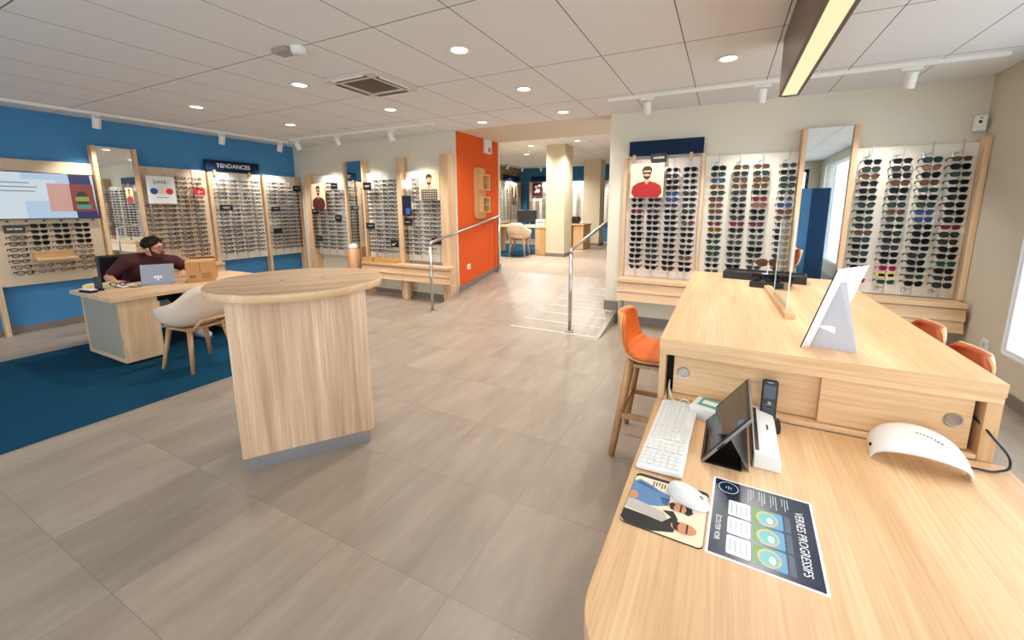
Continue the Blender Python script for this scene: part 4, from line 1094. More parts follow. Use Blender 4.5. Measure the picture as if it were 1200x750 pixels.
# portable scanner
sc = thing('document_scanner', 'slim white portable scanner behind the black tablet', 'scanner', (.172, 1.465, DZ), R(-1.5))
obj('body', B(WHITE).prism([(-.036, .0), (.036, .0), (.036, .03), (.03, .044), (-.012, .052), (-.036, .05)], -.165, .165, Matrix(((1, 0, 0, 0), (0, 0, 1, 0), (0, 1, 0, 0), (0, 0, 0, 1))), .004), sc)
obj('feed_slot', B(BLACK).box(-.0375, -.0365, -.15, .15, .018, .044), sc)
obj('feed_slot', B(BLACK).box(-.033, -.022, -.15, .15, .0495, .0512, M=Matrix.Identity(4)), sc)
obj('lettering', B(TEXTB).box(.004, .010, .0, .035, .0484, .0489), sc)
# cordless phone
ph_ = thing('cordless_phone', 'black cordless phone standing in its charging cradle', 'phone', (.190, 1.585, DZ), R(-4))
obj('cradle', B(BLACK).prism(rrect(-.042, .042, -.045, .045, .018), 0, .022, None, .004), ph_)
Mp = Matrix.Translation((0, .012, .012)) @ Matrix.Rotation(R(-10), 4, 'X')
hs = obj('handset', B(BLACK).prism(rrect(-.025, .025, 0, .155, .01), -.011, .011, Mp @ ZX, .004), ph_)
obj('side_strip', B(ALU).prism(rrect(-.0258, .0258, 0.002, .156, .01), -.003, .003, Mp @ ZX), hs)
obj('display', B(mat('phone_screen', (40, 44, 56), .1)).box(-.018, .018, -.0118, -.0112, .088, .135, M=Mp), hs)
kp = B(mat('phone_key', (70, 72, 78), .4))
for r in range(4):
    for c in range(3): kp.box(-.017 + c * .012, -.007 + c * .012, -.0125, -.011, .014 + r * .011, .022 + r * .011, .001, M=Mp, seg=1)
kp.box(-.017, -.006, -.0125, -.011, .06, .068, M=Mp).box(.007, .018, -.0125, -.011, .06, .068, M=Mp)
obj('keypad', kp, hs)
obj('navigation_key', B(ALU).lathe([(.0, .002), (.006, .002), (.008, 0)], M=Mp @ Matrix.Translation((0, -.011, .07)) @ Matrix.Rotation(pi / 2, 4, 'X'), n=18), hs)
obj('earpiece', B(ALU).box(-.008, .008, -.0118, -.011, .144, .147, M=Mp), hs)
# card reader and little box in front of niche
TEAL = mat('teal_label', (64, 176, 164), .4)
cr = thing('reader_box', 'small white box with teal label in front of the counter niche', 'box', (.008, 1.575, DZ), R(-16))
obj('body', B(WHITE).box(-.065, .06, -.05, .05, 0, .045, .003), cr)
obj('label', B(TEAL).box(-.045, .055, -.025, .045, .045, .0456), cr)
obj('label_print', B(PAPER).box(-.035, .03, -.005, .028, .0456, .0459), cr)
obj('base_tray', B(BLACK).box(.0605, .066, -.05, .05, 0, .03), cr)
t = thing('card_dongle', 'small flat white adapter beside the teal labelled box', 'adapter', (-.078, 1.585, DZ), R(-14))
obj('body', B(WHITE).box(-.035, .035, -.022, .022, 0, .014, .003), t); obj('plug', B(ALU).box(.035, .042, -.006, .006, .003, .011), t)
def cable(name, label, pts, r, mt):
    c = bpy.data.curves.new(name, 'CURVE'); c.dimensions = '3D'; c.bevel_depth = r; c.bevel_resolution = 2; c.materials.append(mt)
    s = c.splines.new('BEZIER'); s.bezier_points.add(len(pts) - 1)
    for p, q in zip(s.bezier_points, pts): p.co = q; p.handle_left_type = p.handle_right_type = 'AUTO'
    return tag(link(name, c), label, 'cable')
cable('white_cable', 'white cable coiling out of the counter niche', [(-.158, 1.70, .84), (-.15, 1.655, .81), (-.12, 1.62, .786), (-.09, 1.625, .80), (-.075, 1.625, .792), (-.06, 1.60, .785)], .003, WHITE)
cable('black_cable', 'black cable hanging from the counter niche to the desk', [(-.160, 1.70, .85), (-.158, 1.64, .82), (-.145, 1.60, .779), (-.12, 1.57, .779), (-.105, 1.6, .779)], .0025, BLACK)
# arched device
ar = thing('lens_demonstrator', 'white arched plastic lens device on the right of the desk', 'device', (.588, 1.565, DZ), R(-8))
def arch(u, v):
    a = pi * u; x = -.115 * cos(a); z = .095 * max(0, sin(a)) ** .8 * (1 - .34 * (1 - v) ** 1.5)
    wd = .046 + .03 * sin(a) - .03 * u ** 3
    y = -.012 - .02 * u + (v - .5) * 2 * wd
    return (x, y, z + .004 * sin(pi * v))
b = B(WHITE).grid(arch, 36, 10)
o = obj('shell', b, ar); md = o.modifiers.new('thickness', 'SOLIDIFY'); md.thickness = .006; md.offset = -1
lt = B(TEXTB)
for k in range(9): lt.box(-.012 + k * .008, -.0075 + k * .008, -.022 - .001 * k, -.016 - .001 * k, .0975 - (k * .008 - .0) ** 2 * 4.8, .0982 - (k * .008) ** 2 * 4.8)
obj('lettering', lt, ar)
obj('sensor_hole', B(BLACK).ball((-.113, -.03, .03), (.004, .006, .006)), ar)
cable('black_power_cable', 'black power cable from the cupboard corner to the white arched device', [(.748, 1.69, .905), (.775, 1.64, .87), (.81, 1.60, .80), (.78, 1.585, .782), (.735, 1.575, .782), (.69, 1.575, .784)], .0035, BLACK)

# ------------------------------------------------------------------ stools and chairs
def stool():
    t = thing('bar_stool', 'orange bar stool on wooden legs left of the counter', 'stool', (-.325, 2.563, 0), -pi / 2, 'bar stools')
    prof = [(.20, .628), (.17, .645), (.05, .637), (-.08, .632), (-.15, .642), (-.195, .68), (-.215, .74), (-.228, .82), (-.238, .90)]
    def f(off):
        def g(u, v):
            k = v * (len(prof) - 1); i = min(int(k), len(prof) - 2); q = k - i
            y = prof[i][0] * (1 - q) + prof[i + 1][0] * q; z = prof[i][1] * (1 - q) + prof[i + 1][1] * q
            s = 2 * u - 1
            w = .205 if v < .55 else .205 - .03 * ((v - .55) / .45) ** 2
            end = max(0, (abs(v - .5) - .42) / .08); w *= sqrt(max(0.0, 1 - .55 * end ** 2))
            yy = y + (.05 * s * s if v > .55 else .05 * s * s * max(0, (v - .3) / .25))
            zz_ = z + .018 * s * s * (1 if v < .6 else .2)
            return (w * s, yy - off * (1 if v > .55 else .2), zz_ - off * (.2 if v > .6 else 1))
        return g
    o = obj('upholstery', B(ORANGEF).grid(f(0), 16, 28), t); m_ = o.modifiers.new('t', 'SOLIDIFY'); m_.thickness = .022; m_.offset = -1
    o = obj('shell', B(BEECH['y']).grid(f(.003), 16, 28), t); m_ = o.modifiers.new('t', 'SOLIDIFY'); m_.thickness = .010; m_.offset = 1
    for sx in (-1, 1):
        for sy in (-1, 1):
            obj('leg', B(LEGW).tube([(sx * .15, sy * .13, .628), (sx * .215, sy * .215, 0)], [.029, .020], 4), t)
    for sy in (-1, 1): obj('foot_rail', B(LEGW).box(-.185, .185, sy * .178 - .010, sy * .178 + .010, .255, .29, .002), t)
    for sx in (-1, 1): obj('foot_rail', B(LEGW).box(sx * .187 - .010, sx * .187 + .010, -.166, .166, .255, .29, .002), t)
    obj('seat_block', B(LEGW).box(-.16, .16, -.14, .14, .585, .607, .004), t)
    return t
st = stool()
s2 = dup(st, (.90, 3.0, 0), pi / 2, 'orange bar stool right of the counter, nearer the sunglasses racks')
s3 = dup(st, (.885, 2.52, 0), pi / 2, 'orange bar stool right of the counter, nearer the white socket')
for s_ in (s2, s3):  # right-hand stools stand in shade, painted as a darker orange
    s_['label'] = s_['label'].replace('orange bar stool', 'shaded orange bar stool')
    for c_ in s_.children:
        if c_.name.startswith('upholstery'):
            c_.data = c_.data.copy(); c_.data.materials[0] = ORANGEF_SHADED
def shell_chair():
    t = thing('shell_chair', 'beige shell armchair on wooden legs at the reception desk', 'chair', (-4.60, 2.02, .009), R(96), 'beige shell chairs')
    def f(u, v):
        a = 2 * pi * u - pi               # 0 = back
        d = abs(a)
        h = .46 + .25 * max(0, cos(d * .5)) ** .8 + .125 * math.exp(-(d / R(48)) ** 4)
        if d > R(115): h = .46 + (h - .46) * max(0, 1 - (d - R(115)) / R(40)) ** 1.2 * 1 if d < R(155) else .455
        rr = 1 - (1 - v) ** 1.6
        x = .30 * sin(a) * rr; y = -.265 * cos(a) * rr
        if d < R(90): y -= .02 * (v ** 3) * cos(d)
        return (x, y, .425 + (h - .425) * v ** 3.0)
    o = obj('seat_shell', B(BEIGESH).grid(f, 64, 14, True, True), t); m_ = o.modifiers.new('t', 'SOLIDIFY'); m_.thickness = .016; m_.offset = 0
    for sx in (-1, 1):
        obj('leg', B(LEGW).tube([(sx * .15, .14, .43), (sx * .215, .205, 0)], [.027, .019], 4), t)
        obj('leg', B(LEGW).tube([(sx * .15, -.15, .43), (sx * .205, -.215, 0)], [.027, .019], 4), t)
    pts = [(-.15, -.13, .405), (-.165, -.235, .42), (-.15, -.272, .47), (-.12, -.285, .505), (.12, -.285, .505), (.15, -.272, .47), (.165, -.235, .42), (.15, -.13, .405)]
    obj('wooden_bracket', B(LEGW).tube(pts, .016, 8), t)
    obj('under_frame', B(LEGW).box(-.17, .17, -.15, .15, .395, .418, .004), t)
    return t
ch = shell_chair()
dup(ch, (-4.55, 8.95, UZ_ + .009), R(10), 'beige shell armchair at the back room desk, by the first column')
# reception table (round)
rt = thing('round_table', 'round oak standing table on a wide panel base, left of the ramp', 'table', (-2.52, 1.715, 0), atan2(.597, .43))
obj('table_top', B(OAKT).lathe([(0, 1.035), (.51, 1.035), (.515, 1.038), (.515, 1.082), (.512, 1.085), (0, 1.085)], n=96, smooth=False), rt)
obj('edge_band', B(OAK['x']).lathe([(.5151, 1.0375), (.5162, 1.039), (.5162, 1.081), (.5151, 1.0825)], n=96), rt)
obj('front_panel', B(OAKP).box(-.368, .368, -.352, -.312, .082, 1.0345, .002), rt)
obj('rear_panel', B(OAKP).box(-.368, .368, .20, .24, .082, 1.0345, .002), rt)
obj('core_panel', B(OAKP).box(-.3, .3, -.311, .199, .5, 1.0345), rt)
obj('plinth', B(PLINTH).box(-.34, .34, -.342, -.318, 0, .0815), rt)
obj('plinth', B(PLINTH).box(-.34, .34, .206, .23, 0, .0815), rt)
for x in (-.1, .14): obj('cable_flap', B(DARK).box(x - .02, x + .02, -.02, -.017, 1.0851, 1.0858).box(x - .002, x + .001, -.05, .01, 1.0851, 1.0858), rt)
# reception desk of the man
md = thing('office_desk', 'oak office desk with grey end panel on the blue rug', 'desk', (0, 0, 0))
OZ = .70
obj('desk_top', B(OAK['y']).box(-6.12, -5.15, 1.61, 3.15, OZ - .038, OZ, .002), md)
for y0 in (1.66, 2.78):
    obj('pedestal', B(OAK['z']).box(-6.03, -5.19, y0 + .006, y0 + .31, .035, OZ - .0385, .002), md)
    f = obj('pedestal_frame', B(OAK['x']).box(-6.03, -5.19, y0, y0 + .006, .035, .075).box(-6.03, -5.99, y0, y0 + .006, .075, OZ - .039).box(-5.205, -5.19, y0, y0 + .006, .075, OZ - .039), md)
    obj('grey_panel', B(GREYF).box(-5.99, -5.205, y0 + .003, y0 + .0055, .075, OZ - .039), md)
    obj('plinth', B(BLACK).box(-6.0, -5.22, y0 + .03, y0 + .28, .009, .034), md)
# things on that desk
lp = thing('laptop', 'grey laptop with white emblem open in front of the man', 'laptop', (-5.745, 2.216, OZ), atan2(.253, .15))
L_ = .155
obj('keyboard_base', B(mat('laptop_grey', (150, 152, 160), .4, .3)).prism([(-.15, -.10), (.12, -.115), (.155, -.0), (-.155, -.0)], .0, .012, None, .002), lp)
tl = Matrix.Translation((0, 0, .008)) @ Matrix.Rotation(R(-12), 4, 'X')
ld = obj('screen_back', B(MATS['laptop_grey']).box(-.145, .145, -.004, .004, 0, .215, .002, M=tl), lp)
obj('crease', B(ALU).box(-.144, .144, -.0052, -.004, .098, .101, M=tl), ld)
b = B(TEXTW)
for q in ((-.035, -.012, .045, .07), (-.006, .012, .05, .075), (.016, .034, .045, .072), (-.03, .03, .066, .074), (-.008, .008, .02, .045)): b.box(q[0], q[1], -.0056, -.004, q[2] + .01, q[3] + .01, M=tl)
obj('emblem', b, ld)
obj('display', B(BLACK).box(-.138, .138, .004, .0046, .01, .205, M=tl), ld)
bx = thing('cardboard_box', 'open brown cardboard box beside the laptop', 'box', (-5.62, 2.60, OZ), R(-31))
obj('body', B(CARD).box(-.19, .19, -.13, .13, 0, .235, .003), bx)
bt = B(CARD)
for a0, b0, a1, b1 in ((-.19, -.13, -.19, .13), (.19, -.13, .19, .13)): thin(bt, [(a0, b0, .235), (a1, b1, .235), (a1 * .55, b1 * .9, .262), (a0 * .55, b0 * .9, .262)], Vector((.2, 0, 1)).normalized(), .0015)
obj('flap', bt, bx)
pr = B(CARDD)
obj('tape_seam', B(CARDD).box(.1903, .1908, -.002, .002, .11, .235), bx)
pr = B(CARDD)
for k in range(4): pr.box(.1903, .1908, .012, .1, .04 + k * .017, .046 + k * .017)
for k in range(3): pr.box(.1903, .1908, -.095 + k * .018, -.083 + k * .018, .05, .085 - (k % 2) * .01)
obj('printed_marks', pr, bx)
t = thing('phone_charger', 'upright black phone holder at the corner of the office desk', 'phone', (-5.83, 1.75, OZ), R(70))
obj('stand', B(BLACK).box(-.04, .04, -.04, .04, 0, .015, .004), t); obj('handset', B(BLACK).box(-.03, .03, -.012, .016, .0152, .145, .005, M=Matrix.Rotation(R(-4), 4, 'X')), t)
def small_box(label, x, y, w, d, h, rz, body, top):
    t = thing('accessory_box', label, 'box', (x, y, OZ), rz)
    obj('body', B(body).box(-w / 2, w / 2, -d / 2, d / 2, 0, h, .002), t); obj('lid', B(top).box(-w / 2 - .002, w / 2 + .002, -d / 2 - .002, d / 2 + .002, h, h + .008, .002), t)
small_box('pale yellow box at the desk corner, behind the white one', -6.03, 1.75, .09, .14, .04, R(60), mat('pale_yellow', (232, 216, 150), .6), mat('pale_yellow', (232, 216, 150), .6))
small_box('white and black flat box at the front corner of the office desk', -5.80, 1.66, .20, .055, .026, R(8), BLACK, WHITE)
small_box('second pale yellow box beside the black phone holder', -5.93, 1.86, .08, .08, .05, R(40), mat('pale_yellow2', (236, 222, 170), .6), mat('pale_yellow2', (236, 222, 170), .6))
t = thing('lens_cloth', 'folded white cloth under black eyeglasses near his hand', 'cloth', (-5.87, 1.95, OZ), R(30))
def cl(u, v): return ((u - .5) * .14, (v - .5) * .13, .006 + .012 * sin(3 * u + 2 * v) ** 2 + .006 * sin(7 * u) * sin(5 * v))
o = obj('cloth', B(PAPER).grid(cl, 14, 14), t); m_ = o.modifiers.new('t', 'SOLIDIFY'); m_.thickness = .004
o = link('eyeglasses', eye_mesh('round', 'black')); o.location = (-5.82, 1.90, OZ + .043); o.rotation_euler = (0, 0, R(60)); tag(o, 'black round eyeglasses on the white cloth beside the man', 'eyeglasses')
cable('desk_cable', 'black cable between the cloth and the laptop on the office desk', [(-5.78, 1.97, OZ + .004), (-5.70, 2.0, OZ + .004), (-5.75, 2.08, OZ + .004), (-5.82, 2.06, OZ + .004)], .004, BLACK)
# ------------------------------------------------------------------ office chair and the man
oc = thing('office_chair', 'black office chair behind the oak office desk, the man sits on it', 'chair', (-6.52, 2.27, 0), -pi / 2)
obj('seat', B(BLACK).box(-.24, .24, -.23, .23, .40, .465, .03, seg=3), oc)
obj('backrest', B(BLACK).box(-.22, .22, -.30, -.25, .52, .98, .024, seg=3, M=Matrix.Rotation(R(0), 4, 'X')), oc)
obj('back_bar', B(BLACK).tube([(0, -.2, .41), (0, -.31, .45), (0, -.31, .6)], .02, 8), oc)
obj('gas_column', B(CHROME).tube([(0, 0, .09), (0, 0, .40)], .025, 12), oc)
for k in range(5):
    a = 2 * pi * k / 5 + .3
    lg_ = obj('base_arm', B(BLACK).tube([(0, 0, .10), (.27 * cos(a), .27 * sin(a), .065)], [.03, .018], 8), oc)
    obj('caster', B(BLACK).lathe([(0, -.02), (.025, -.02), (.028, -.012), (.028, .012), (.025, .02), (0, .02)], M=Matrix.Translation((.27 * cos(a), .27 * sin(a), .0375)) @ Matrix.Rotation(a, 4, 'Z') @ Matrix.Rotation(pi / 2, 4, 'X'), n=16), lg_)

def remesh(o, vox, it=4, f=.5):
    m_ = o.modifiers.new('surface', 'REMESH'); m_.mode = 'VOXEL'; m_.voxel_size = vox; m_.use_smooth_shade = True
    m_ = o.modifiers.new('smooth', 'SMOOTH'); m_.iterations = it; m_.factor = f
pn = (-6.45, 2.27, 0)
man = thing('person', 'man with dark hair, beard and glasses in maroon top leaning over the office desk', 'person', pn)
Pm = Vector(pn)
def W(x, y, z): return Vector((x, y, z)) - Pm
hip = W(-6.46, 2.28, .53); belly = W(-6.43, 2.30, .68); chest = W(-6.35, 2.35, .85); nb = W(-6.28, 2.385, .965)
shR_, shL_ = W(-6.31, 2.165, .925), W(-6.27, 2.60, .875)
elR, elL = W(-6.33, 1.99, .755), W(-6.19, 2.745, .77)
wrR, wrL = W(-6.085, 1.955, .745), W(-6.10, 2.60, .745)
hc = W(-6.215, 2.395, 1.075)
hy, htilt, hroll = R(-52), R(-6), R(10)          # head turned: local +y is the nose
Hm = Matrix.Translation(hc) @ Matrix.Rotation(hy, 4, 'Z') @ Matrix.Rotation(hroll, 4, 'Y') @ Matrix.Rotation(htilt, 4, 'X')
def hp(x, y, z): return Hm @ Vector((x, y, z))
b = B(SKIN)
def ell(mb, c, r, M=Hm): 
    T = M @ Matrix.Translation(c) @ Matrix.Diagonal((*r, 1))
    g = bmesh.ops.create_uvsphere(mb.bm, u_segments=20, v_segments=14, radius=1, matrix=T); mb._fin({f for x in g['verts'] for f in x.link_faces}, True)
ell(b, (0, -.012, .035), (.074, .092, .088)); ell(b, (0, .025, -.03), (.060, .064, .076)); ell(b, (0, .048, -.085), (.036, .036, .028)); ell(b, (0, .03, .02), (.066, .060, .06))
b.tube([hp(0, .088, .018), hp(0, .104, -.012), hp(0, .112, -.026)], [.010, .012, .014], 10); ell(b, (0, .106, -.028), (.016, .014, .010))
ell(b, (0, .083, -.060), (.024, .012, .007)); ell(b, (0, .081, -.070), (.021, .012, .007)); ell(b, (0, .076, .035), (.056, .018, .012))
for s in (-1, 1):
    ell(b, (s * .076, -.012, -.008), (.010, .020, .032)); ell(b, (s * .030, .078, .012), (.015, .012, .010)); ell(b, (s * .036, .066, -.022), (.022, .02, .02))
b.tube([hp(0, -.02, -.06), nb, chest], [.056, .062, .075], 14)
b.tube([hip, belly, chest, (chest + nb) / 2], [.135, .135, .15, .10], 16, flat=1.0)
b.tube([shR_, (shR_ + shL_) / 2 + Vector((0, 0, .015)), shL_], [.062, .09, .062], 14)
for a, e, w in ((shR_, elR, wrR), (shL_, elL, wrL)):
    b.tube([a, a.lerp(e, .5), e, e.lerp(w, .3), w], [.056, .05, .043, .043, .029], 12)
def hand(mb, w, d, up, side, curl, thumb=1):
    """palm from the wrist along d, back of the hand towards up; side = thumb side"""
    d = d.normalized(); side = side.normalized(); up = up.normalized()
    palm = w + d * .052
    T = Matrix(((side.x, d.x, up.x, palm.x), (side.y, d.y, up.y, palm.y), (side.z, d.z, up.z, palm.z), (0, 0, 0, 1)))
    ell(mb, (0, 0, 0), (.042, .050, .017), T); mb.tube([w - d * .02, w + d * .03], [.027, .024], 10)
    for k, (o_, ln_) in enumerate(((.030, .070), (.010, .078), (-.010, .073), (-.029, .058))):
        r0_ = T @ Vector((o_, .036, .004)); q = [r0_]; a = .15
        for seg in (.45, .32, .23):
            a += curl; q.append(q[-1] + (d * cos(a) - up * sin(a) + side * o_ * 2.0).normalized() * ln_ * seg)
        mb.tube(q, [.0095, .009, .0082, .0068], 8); mb.ball(q[-1], .0068, u=8, v=6)
    r0_ = T @ Vector((.034, -.02, -.004)); q = [r0_, r0_ + side * .03 + d * .02, r0_ + side * .04 + d * .046 - up * .006, r0_ + side * .038 + d * .066 - up * .012]
    mb.tube(q, [.013, .0115, .0095, .0075], 8); mb.ball(q[-1], .0075, u=8, v=6)
Z_ = Vector((0, 0, 1))
hand(b, wrR, Vector((1, .05, -.12)), Vector((.12, 0, 1)), Vector((0, 1, 0)), .28)
hand(b, wrL, Vector((.95, -.42, -.12)), Vector((.1, 0, 1)), Vector((-.42, -.95, 0)), .34)
kn = [W(-6.03, 2.17, .535), W(-6.02, 2.43, .535)]; an = [W(-6.02, 2.15, .13), W(-5.60, 2.49, .14)]; hips = [hip + Vector((.0, -.09, -.0)), hip + Vector((.0, .09, -.0))]
for h_, k_, a_ in zip(hips, kn, an):
    b.tube([h_, h_.lerp(k_, .5), k_, k_.lerp(a_, .35), a_], [.085, .078, .058, .055, .036], 12)
body = obj('body', b, man); remesh(body, .0048, 3)
# clothing
b = B(MAROON)
b.tube([hip + Vector((0, 0, -.02)), belly, chest, (chest + nb) / 2 + Vector((0, 0, .0)), nb + Vector((-.008, 0, .0))], [.155, .155, .172, .13, .078], 18)
b.tube([shR_, (shR_ + shL_) / 2 + Vector((0, 0, .012)), shL_], [.086, .112, .084], 14)
for q_ in (shR_, shL_): b.ball(q_, .087)
b.tube([shR_, shR_.lerp(elR, .5), shR_.lerp(elR, .88)], [.082, .070, .062], 14)
b.tube([shL_, shL_.lerp(elL, .5), elL, elL.lerp(wrL, .45), elL.lerp(wrL, .8)], [.080, .068, .056, .052, .044], 14)
o = obj('top', b, man, 'dark maroon top'); remesh(o, .006, 4)
b = B(TROU)
for h_, k_, a_ in zip(hips, kn, an):
    b.tube([h_, h_.lerp(k_, .5), k_, k_.lerp(a_, .4), a_ + Vector((0, 0, .0))], [.105, .092, .072, .068, .056], 12)
b.tube([hip + Vector((0, 0, -.06)), hip + Vector((0, 0, .06))], [.15, .15], 16)
o = obj('trousers', b, man); remesh(o, .007, 4)
for a_, d in zip(an, (Vector((1, -.1, 0)), Vector((1, .1, 0)))):
    q = a_ + Vector((0, 0, -a_.z + .058)); d.normalize()
    b = B(mat('white_sneaker', (232, 232, 230), .5)); b.tube([q - d * .07, q - d * .03, q + d * .05, q + d * .13, q + d * .17], [.04, .046, .046, .042, .026], 12); b.tube([q + Vector((0, 0, 0)), a_ + Vector((0, 0, -.02))], [.045, .046], 10)
    sh_ = obj('shoe', b, man, 'white sneaker'); remesh(sh_, .006, 2)
    bs_ = B(mat('sneaker_sole', (60, 84, 120), .6)); M = Matrix.Translation((q.x, q.y, .0)) @ Matrix.Rotation(atan2(d.y, d.x), 4, 'Z'); bs_.prism(rrect(-.11, .19, -.042, .042, .04), .009, .022, M, .003); obj('sole', bs_, sh_)
# hair: short cap following the skull, swept up at the front
b = B(HAIRM)
def hair(u, v):
    a = 2 * pi * u; f = max(0, sin(a)); bk = max(0, -sin(a)); sd = abs(cos(a))
    lim = R(100) - R(42) * f ** 1.6 + R(24) * bk
    q = v * lim
    rx, ry, rz = .080, .099, .095
    rough = .012 * sin(11 * a + 5 * q) * sin(q) + .010 * sin(17 * a - 9 * q) * sin(q)
    k = 1 + rough + .10 * f * sin(min(1, v * 1.05) * pi / 2) ** 3 * (.6 + .4 * sin(a * 3 + .6)) + .05 * (1 - v)
    return hp(rx * sin(q) * cos(a) * (1 + rough), -.012 + ry * sin(q) * sin(a) * (1 + rough + .10 * f * v), .035 + rz * cos(q) * k)
o = None
b.grid(hair, 48, 18, True, True)
rr_ = random.Random(5)
def scalp(q, a, k=1.0): return (.080 * sin(q) * cos(a) * k, -.012 + .099 * sin(q) * sin(a) * k, .035 + .095 * cos(q) * k)
for ring, n in ((12, 7), (30, 14), (48, 18), (66, 22), (84, 20)):
    for k in range(n):
        a = 2 * pi * k / n + rr_.uniform(-.15, .15); q = R(ring)
        f = max(0, sin(a))
        if q > R(98) - R(42) * f ** 1.6: continue
        up_ = 1.10 + .22 * f * (ring > 25) + rr_.uniform(-.02, .05)
        da = rr_.uniform(.05, .3) * (1 if cos(a) > 0 else -1)
        p0 = scalp(q, a, .99); p1_ = scalp(q - R(8) * f + R(6) * (1 - f), a + da * .5, 1.05 + .08 * f); p2_ = scalp(q - R(20) * f + R(14) * (1 - f), a + da, up_ if f > .3 else 1.05)
        b.tube([hp(*p0), hp(*p1_), hp(*p2_)], [.011, .010, .004], 6)
o = obj('hair', b, man)
b = B(HAIRM)
for s in (-1, 1): b.tube([hp(s * .077, .012, .02), hp(s * .076, .016, -.015), hp(s * .07, .024, -.04)], [.008, .006, .004], 8)
obj('sideburns', b, man); 
b = B(BEARDM)
def beard(u, v):
    a = R(-100) + R(200) * u
    x = .0665 * sin(a) * (1 - .24 * v); y = .014 + .071 * cos(a) * (1 - .05 * v); z = -.056 - .055 * v - .014 * cos(a) + .030 * abs(sin(a)) ** 3 * (1 - v)
    if v > .85: x *= .8; y *= .86
    return hp(x, y + .004, z)
b.grid(beard, 28, 8)
b.tube([hp(-.03, .086, -.062), hp(-.016, .102, -.047), hp(0, .106, -.046), hp(.016, .102, -.047), hp(.03, .086, -.062)], [.006, .008, .007, .008, .006], 8)
o = obj('beard', b, man); m_ = o.modifiers.new('t', 'SOLIDIFY'); m_.thickness = .004
b = B(HAIRM)
for s in (-1, 1): b.tube([hp(s * .014, .093, .034), hp(s * .032, .092, .040), hp(s * .052, .078, .034)], [.004, .0055, .003], 8)
obj('eyebrows', b, man)
b = B(mat('eye_white', (235, 232, 226), .2))
for s in (-1, 1): ell(b, (s * .031, .0885, .012), (.011, .006, .006))
b.m(BLACK)
for s in (-1, 1): ell(b, (s * .031 + .004, .0925, .012), (.0048, .0035, .0048))
obj('eyes', b, man)
gb = MB(); frame_geo(gb.m(mat('red_brown_frame', (84, 26, 24), .3)), 'way', .0036)
gm = gb.mesh('glasses'); g = link('glasses', gm, man)
g.matrix_local = Hm @ Matrix.Translation((0, .108, .010)) @ Matrix.Rotation(pi, 4, 'Z')
# ------------------------------------------------------------------ back room furniture
tag(obj('rug', B(CARPET).box(-6.9, -4.42, 8.72, 12.0, UZ_, UZ_ + .008, .003)), 'teal blue rug under the back room desk', 'rug')
def far_desk(label, x0, x1, y0, y1):
    t = thing('desk', label, 'desk', (0, 0, 0))
    obj('desk_top', B(BEECH['x']).box(x0, x1, y0, y1, UZ_ + .70, UZ_ + .74, .002), t)
    obj('pedestal', B(BEECH['z']).box(x1 - .32, x1 - .02, y0 + .04, y1 - .04, UZ_ + .01, UZ_ + .6995, .002), t)
    obj('end_panel', B(BEECH['z']).box(x0 + .02, x0 + .05, y0 + .04, y1 - .04, UZ_ + .01, UZ_ + .6995, .002), t)
far_desk('light wood desk in the back room behind the beige chair', -5.6, -4.0, 9.35, 10.1)
far_desk('light wood desk in the back room, between the two columns', -4.2, -3.62, 11.2, 12.0)
t = thing('phoropter_monitor', 'black monitor on the back room desk beside the first column', 'monitor', (-4.72, 9.75, UZ_ + .74), R(20))
obj('screen', B(BLACK).box(-.26, .26, -.02, .02, .08, .40, .006), t); obj('neck', B(BLACK).box(-.03, .03, -.0, .04, .01, .1), t); obj('foot', B(BLACK).box(-.12, .12, -.08, .08, 0, .012, .004), t)
t = thing('desk_printer', 'small white machine on the back room desk', 'printer', (-4.28, 9.7, UZ_ + .74)); obj('body', B(WHITE).box(-.12, .12, -.1, .1, 0, .16, .01), t); obj('paper_slot', B(BLACK).box(-.09, .09, -.102, -.1, .08, .1), t)
t = thing('paper_stack', 'white paper stack at the edge of the back room desk', 'papers', (-4.5, 9.48, UZ_ + .74), .2); obj('sheets', B(PAPER).box(-.11, .11, -.08, .08, 0, .03), t); obj('top_sheet', B(PAPER).box(-.10, .11, -.08, .075, .0301, .031, M=Matrix.Rotation(.1, 4, 'Z')), t)
t = thing('desk_machine', 'black machine on the desk between the two columns', 'machine', (-4.0, 11.6, UZ_ + .74)); obj('body', B(BLACK).box(-.13, .13, -.12, .12, 0, .18, .02), t); obj('lid', B(BLACK).box(-.11, .11, -.1, .1, .1801, .21, .01), t)
t = thing('bowl', 'white bowl on the desk between the two columns', 'bowl', (-3.74, 11.5, UZ_ + .74)); obj('bowl', B(WHITE).lathe([(0, .004), (.05, .0), (.1, .05), (.095, .05), (.048, .008), (0, .01)], n=24), t)
tag(obj('lighting_track', B(WHITEM).box(-6.7, -6.665, 8, 13.9, CZ2 - .034, CZ2, .003)), 'white lighting track over the stone wall of the back room', 'light track')
tag(obj('lighting_track', B(WHITEM).box(-6.5, -1, 13.5, 13.535, CZ2 - .034, CZ2, .003)), 'white lighting track over the rear blue wall of the back room', 'light track')
for y, w in ((10.9, 'nearest'), (12.3, 'middle'), (13.4, 'by the corner')):
    spot_head('track_spotlight', (-6.6825, y, CZ2 - .034), (-.5, 0, -1), 'white spotlight aimed at the stone wall, ' + w, 'spotlights of the back room', 80)
for x, w in ((-6.0, 'left of the first column'), (-4.9, 'between the columns'), (-3.3, 'beyond the second column')):
    spot_head('track_spotlight', (x, 13.5175, CZ2 - .034), (0, .6, -1), 'white spotlight aimed at the rear blue wall, ' + w, 'spotlights of the back room', 130)
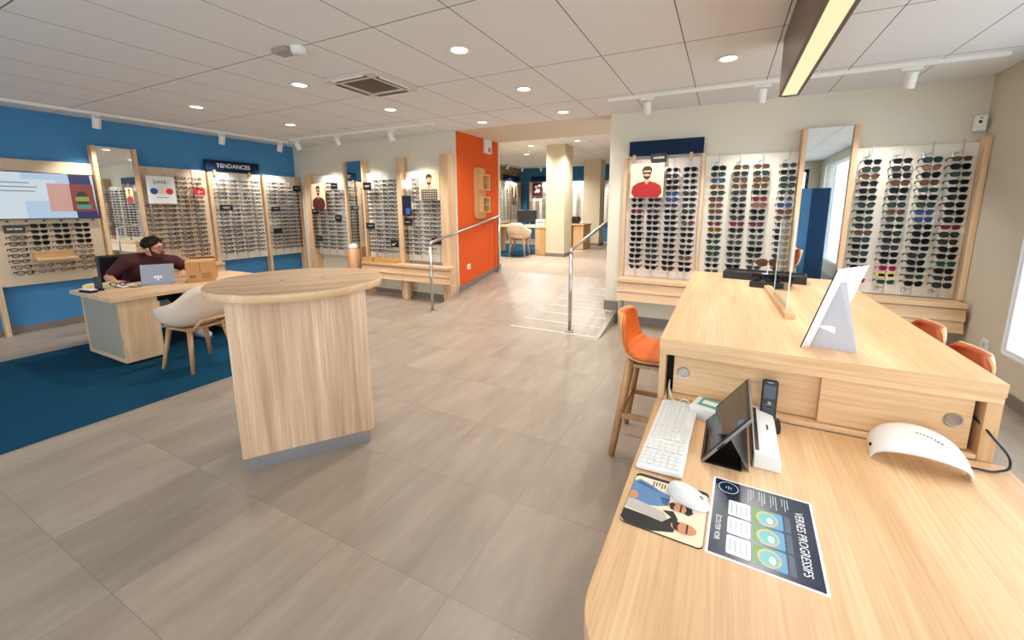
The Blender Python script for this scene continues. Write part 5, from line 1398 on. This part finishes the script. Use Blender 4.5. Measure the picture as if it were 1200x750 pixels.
t = thing('smoke_detector', 'small white smoke detector on the back room ceiling', 'detector', (-4.75, 10.0, CZ2)); obj('base', B(WHITE).lathe([(0, -.012), (.055, -.012), (.06, 0)], n=24), t); obj('sensor_head', B(WHITE).lathe([(0, -.04), (.035, -.038), (.045, -.0125)], n=24), t)
# window display partition (seen only in the tall mirror)
t = thing('display_partition', 'folded blue partition seen in the tall mirror', 'partition', (1.69, -.3, 0))
NB = mat('partition_blue', (56, 112, 158), .6); NB_SHADED = mat('partition_blue_shaded', (20, 70, 116), .6)  # same blue twice; the second carries the fold's shade in its colour
obj('panel', B(NB).box(-.30, -.005, -.02, .02, 0, 1.98, .002, M=Matrix.Rotation(R(-14), 4, 'Z')), t)
obj('panel', B(NB_SHADED).box(.005, .36, -.02, .02, 0, 1.98, .002, M=Matrix.Rotation(R(32), 4, 'Z')), t)

# ------------------------------------------------------------------ camera, daylight
cam = bpy.data.cameras.new('camera'); co = bpy.data.objects.new('camera', cam); COL.objects.link(co)
cam.sensor_fit = 'HORIZONTAL'; cam.sensor_width = 36; cam.lens = FPX / 1200 * 36
cam.shift_x = (600 - 615) / 1200; cam.shift_y = (323 - 375) / 1200
cam.clip_start = .05
co.matrix_world = Matrix(((RT.x, UP.x, -FW.x, 0), (RT.y, UP.y, -FW.y, 0), (RT.z, UP.z, -FW.z, CAM_H), (0, 0, 0, 1)))
S.camera = co
w = bpy.data.worlds.new('daylight'); S.world = w; w.use_nodes = True
bg = w.node_tree.nodes['Background']; bg.inputs[0].default_value = (.92, .96, 1.0, 1); bg.inputs[1].default_value = 4.2
S.view_settings.view_transform = 'Standard'; S.view_settings.look = 'None'; S.view_settings.gamma = 1; S.view_settings.use_curve_mapping = False
S.view_settings.exposure = 0.03
S.cycles.use_denoising = True
S.cycles.max_bounces = 10; S.cycles.diffuse_bounces = 5; S.cycles.transparent_max_bounces = 16; S.cycles.sample_clamp_indirect = 6
S.cycles.caustics_reflective = False; S.cycles.caustics_refractive = False

# lettering and cables become meshes
bpy.context.view_layer.update()
dg = bpy.context.evaluated_depsgraph_get()
for o in [x for x in S.objects if x.type in ('FONT', 'CURVE')]:
    me = bpy.data.meshes.new_from_object(o.evaluated_get(dg)); me.name = o.name
    n = bpy.data.objects.new(o.name, me); COL.objects.link(n); n.parent = o.parent; n.matrix_local = o.matrix_local.copy()
    for k in ('label', 'category', 'group'):
        if k in o: n[k] = o[k]
    nm = o.name; bpy.data.objects.remove(o); n.name = nm
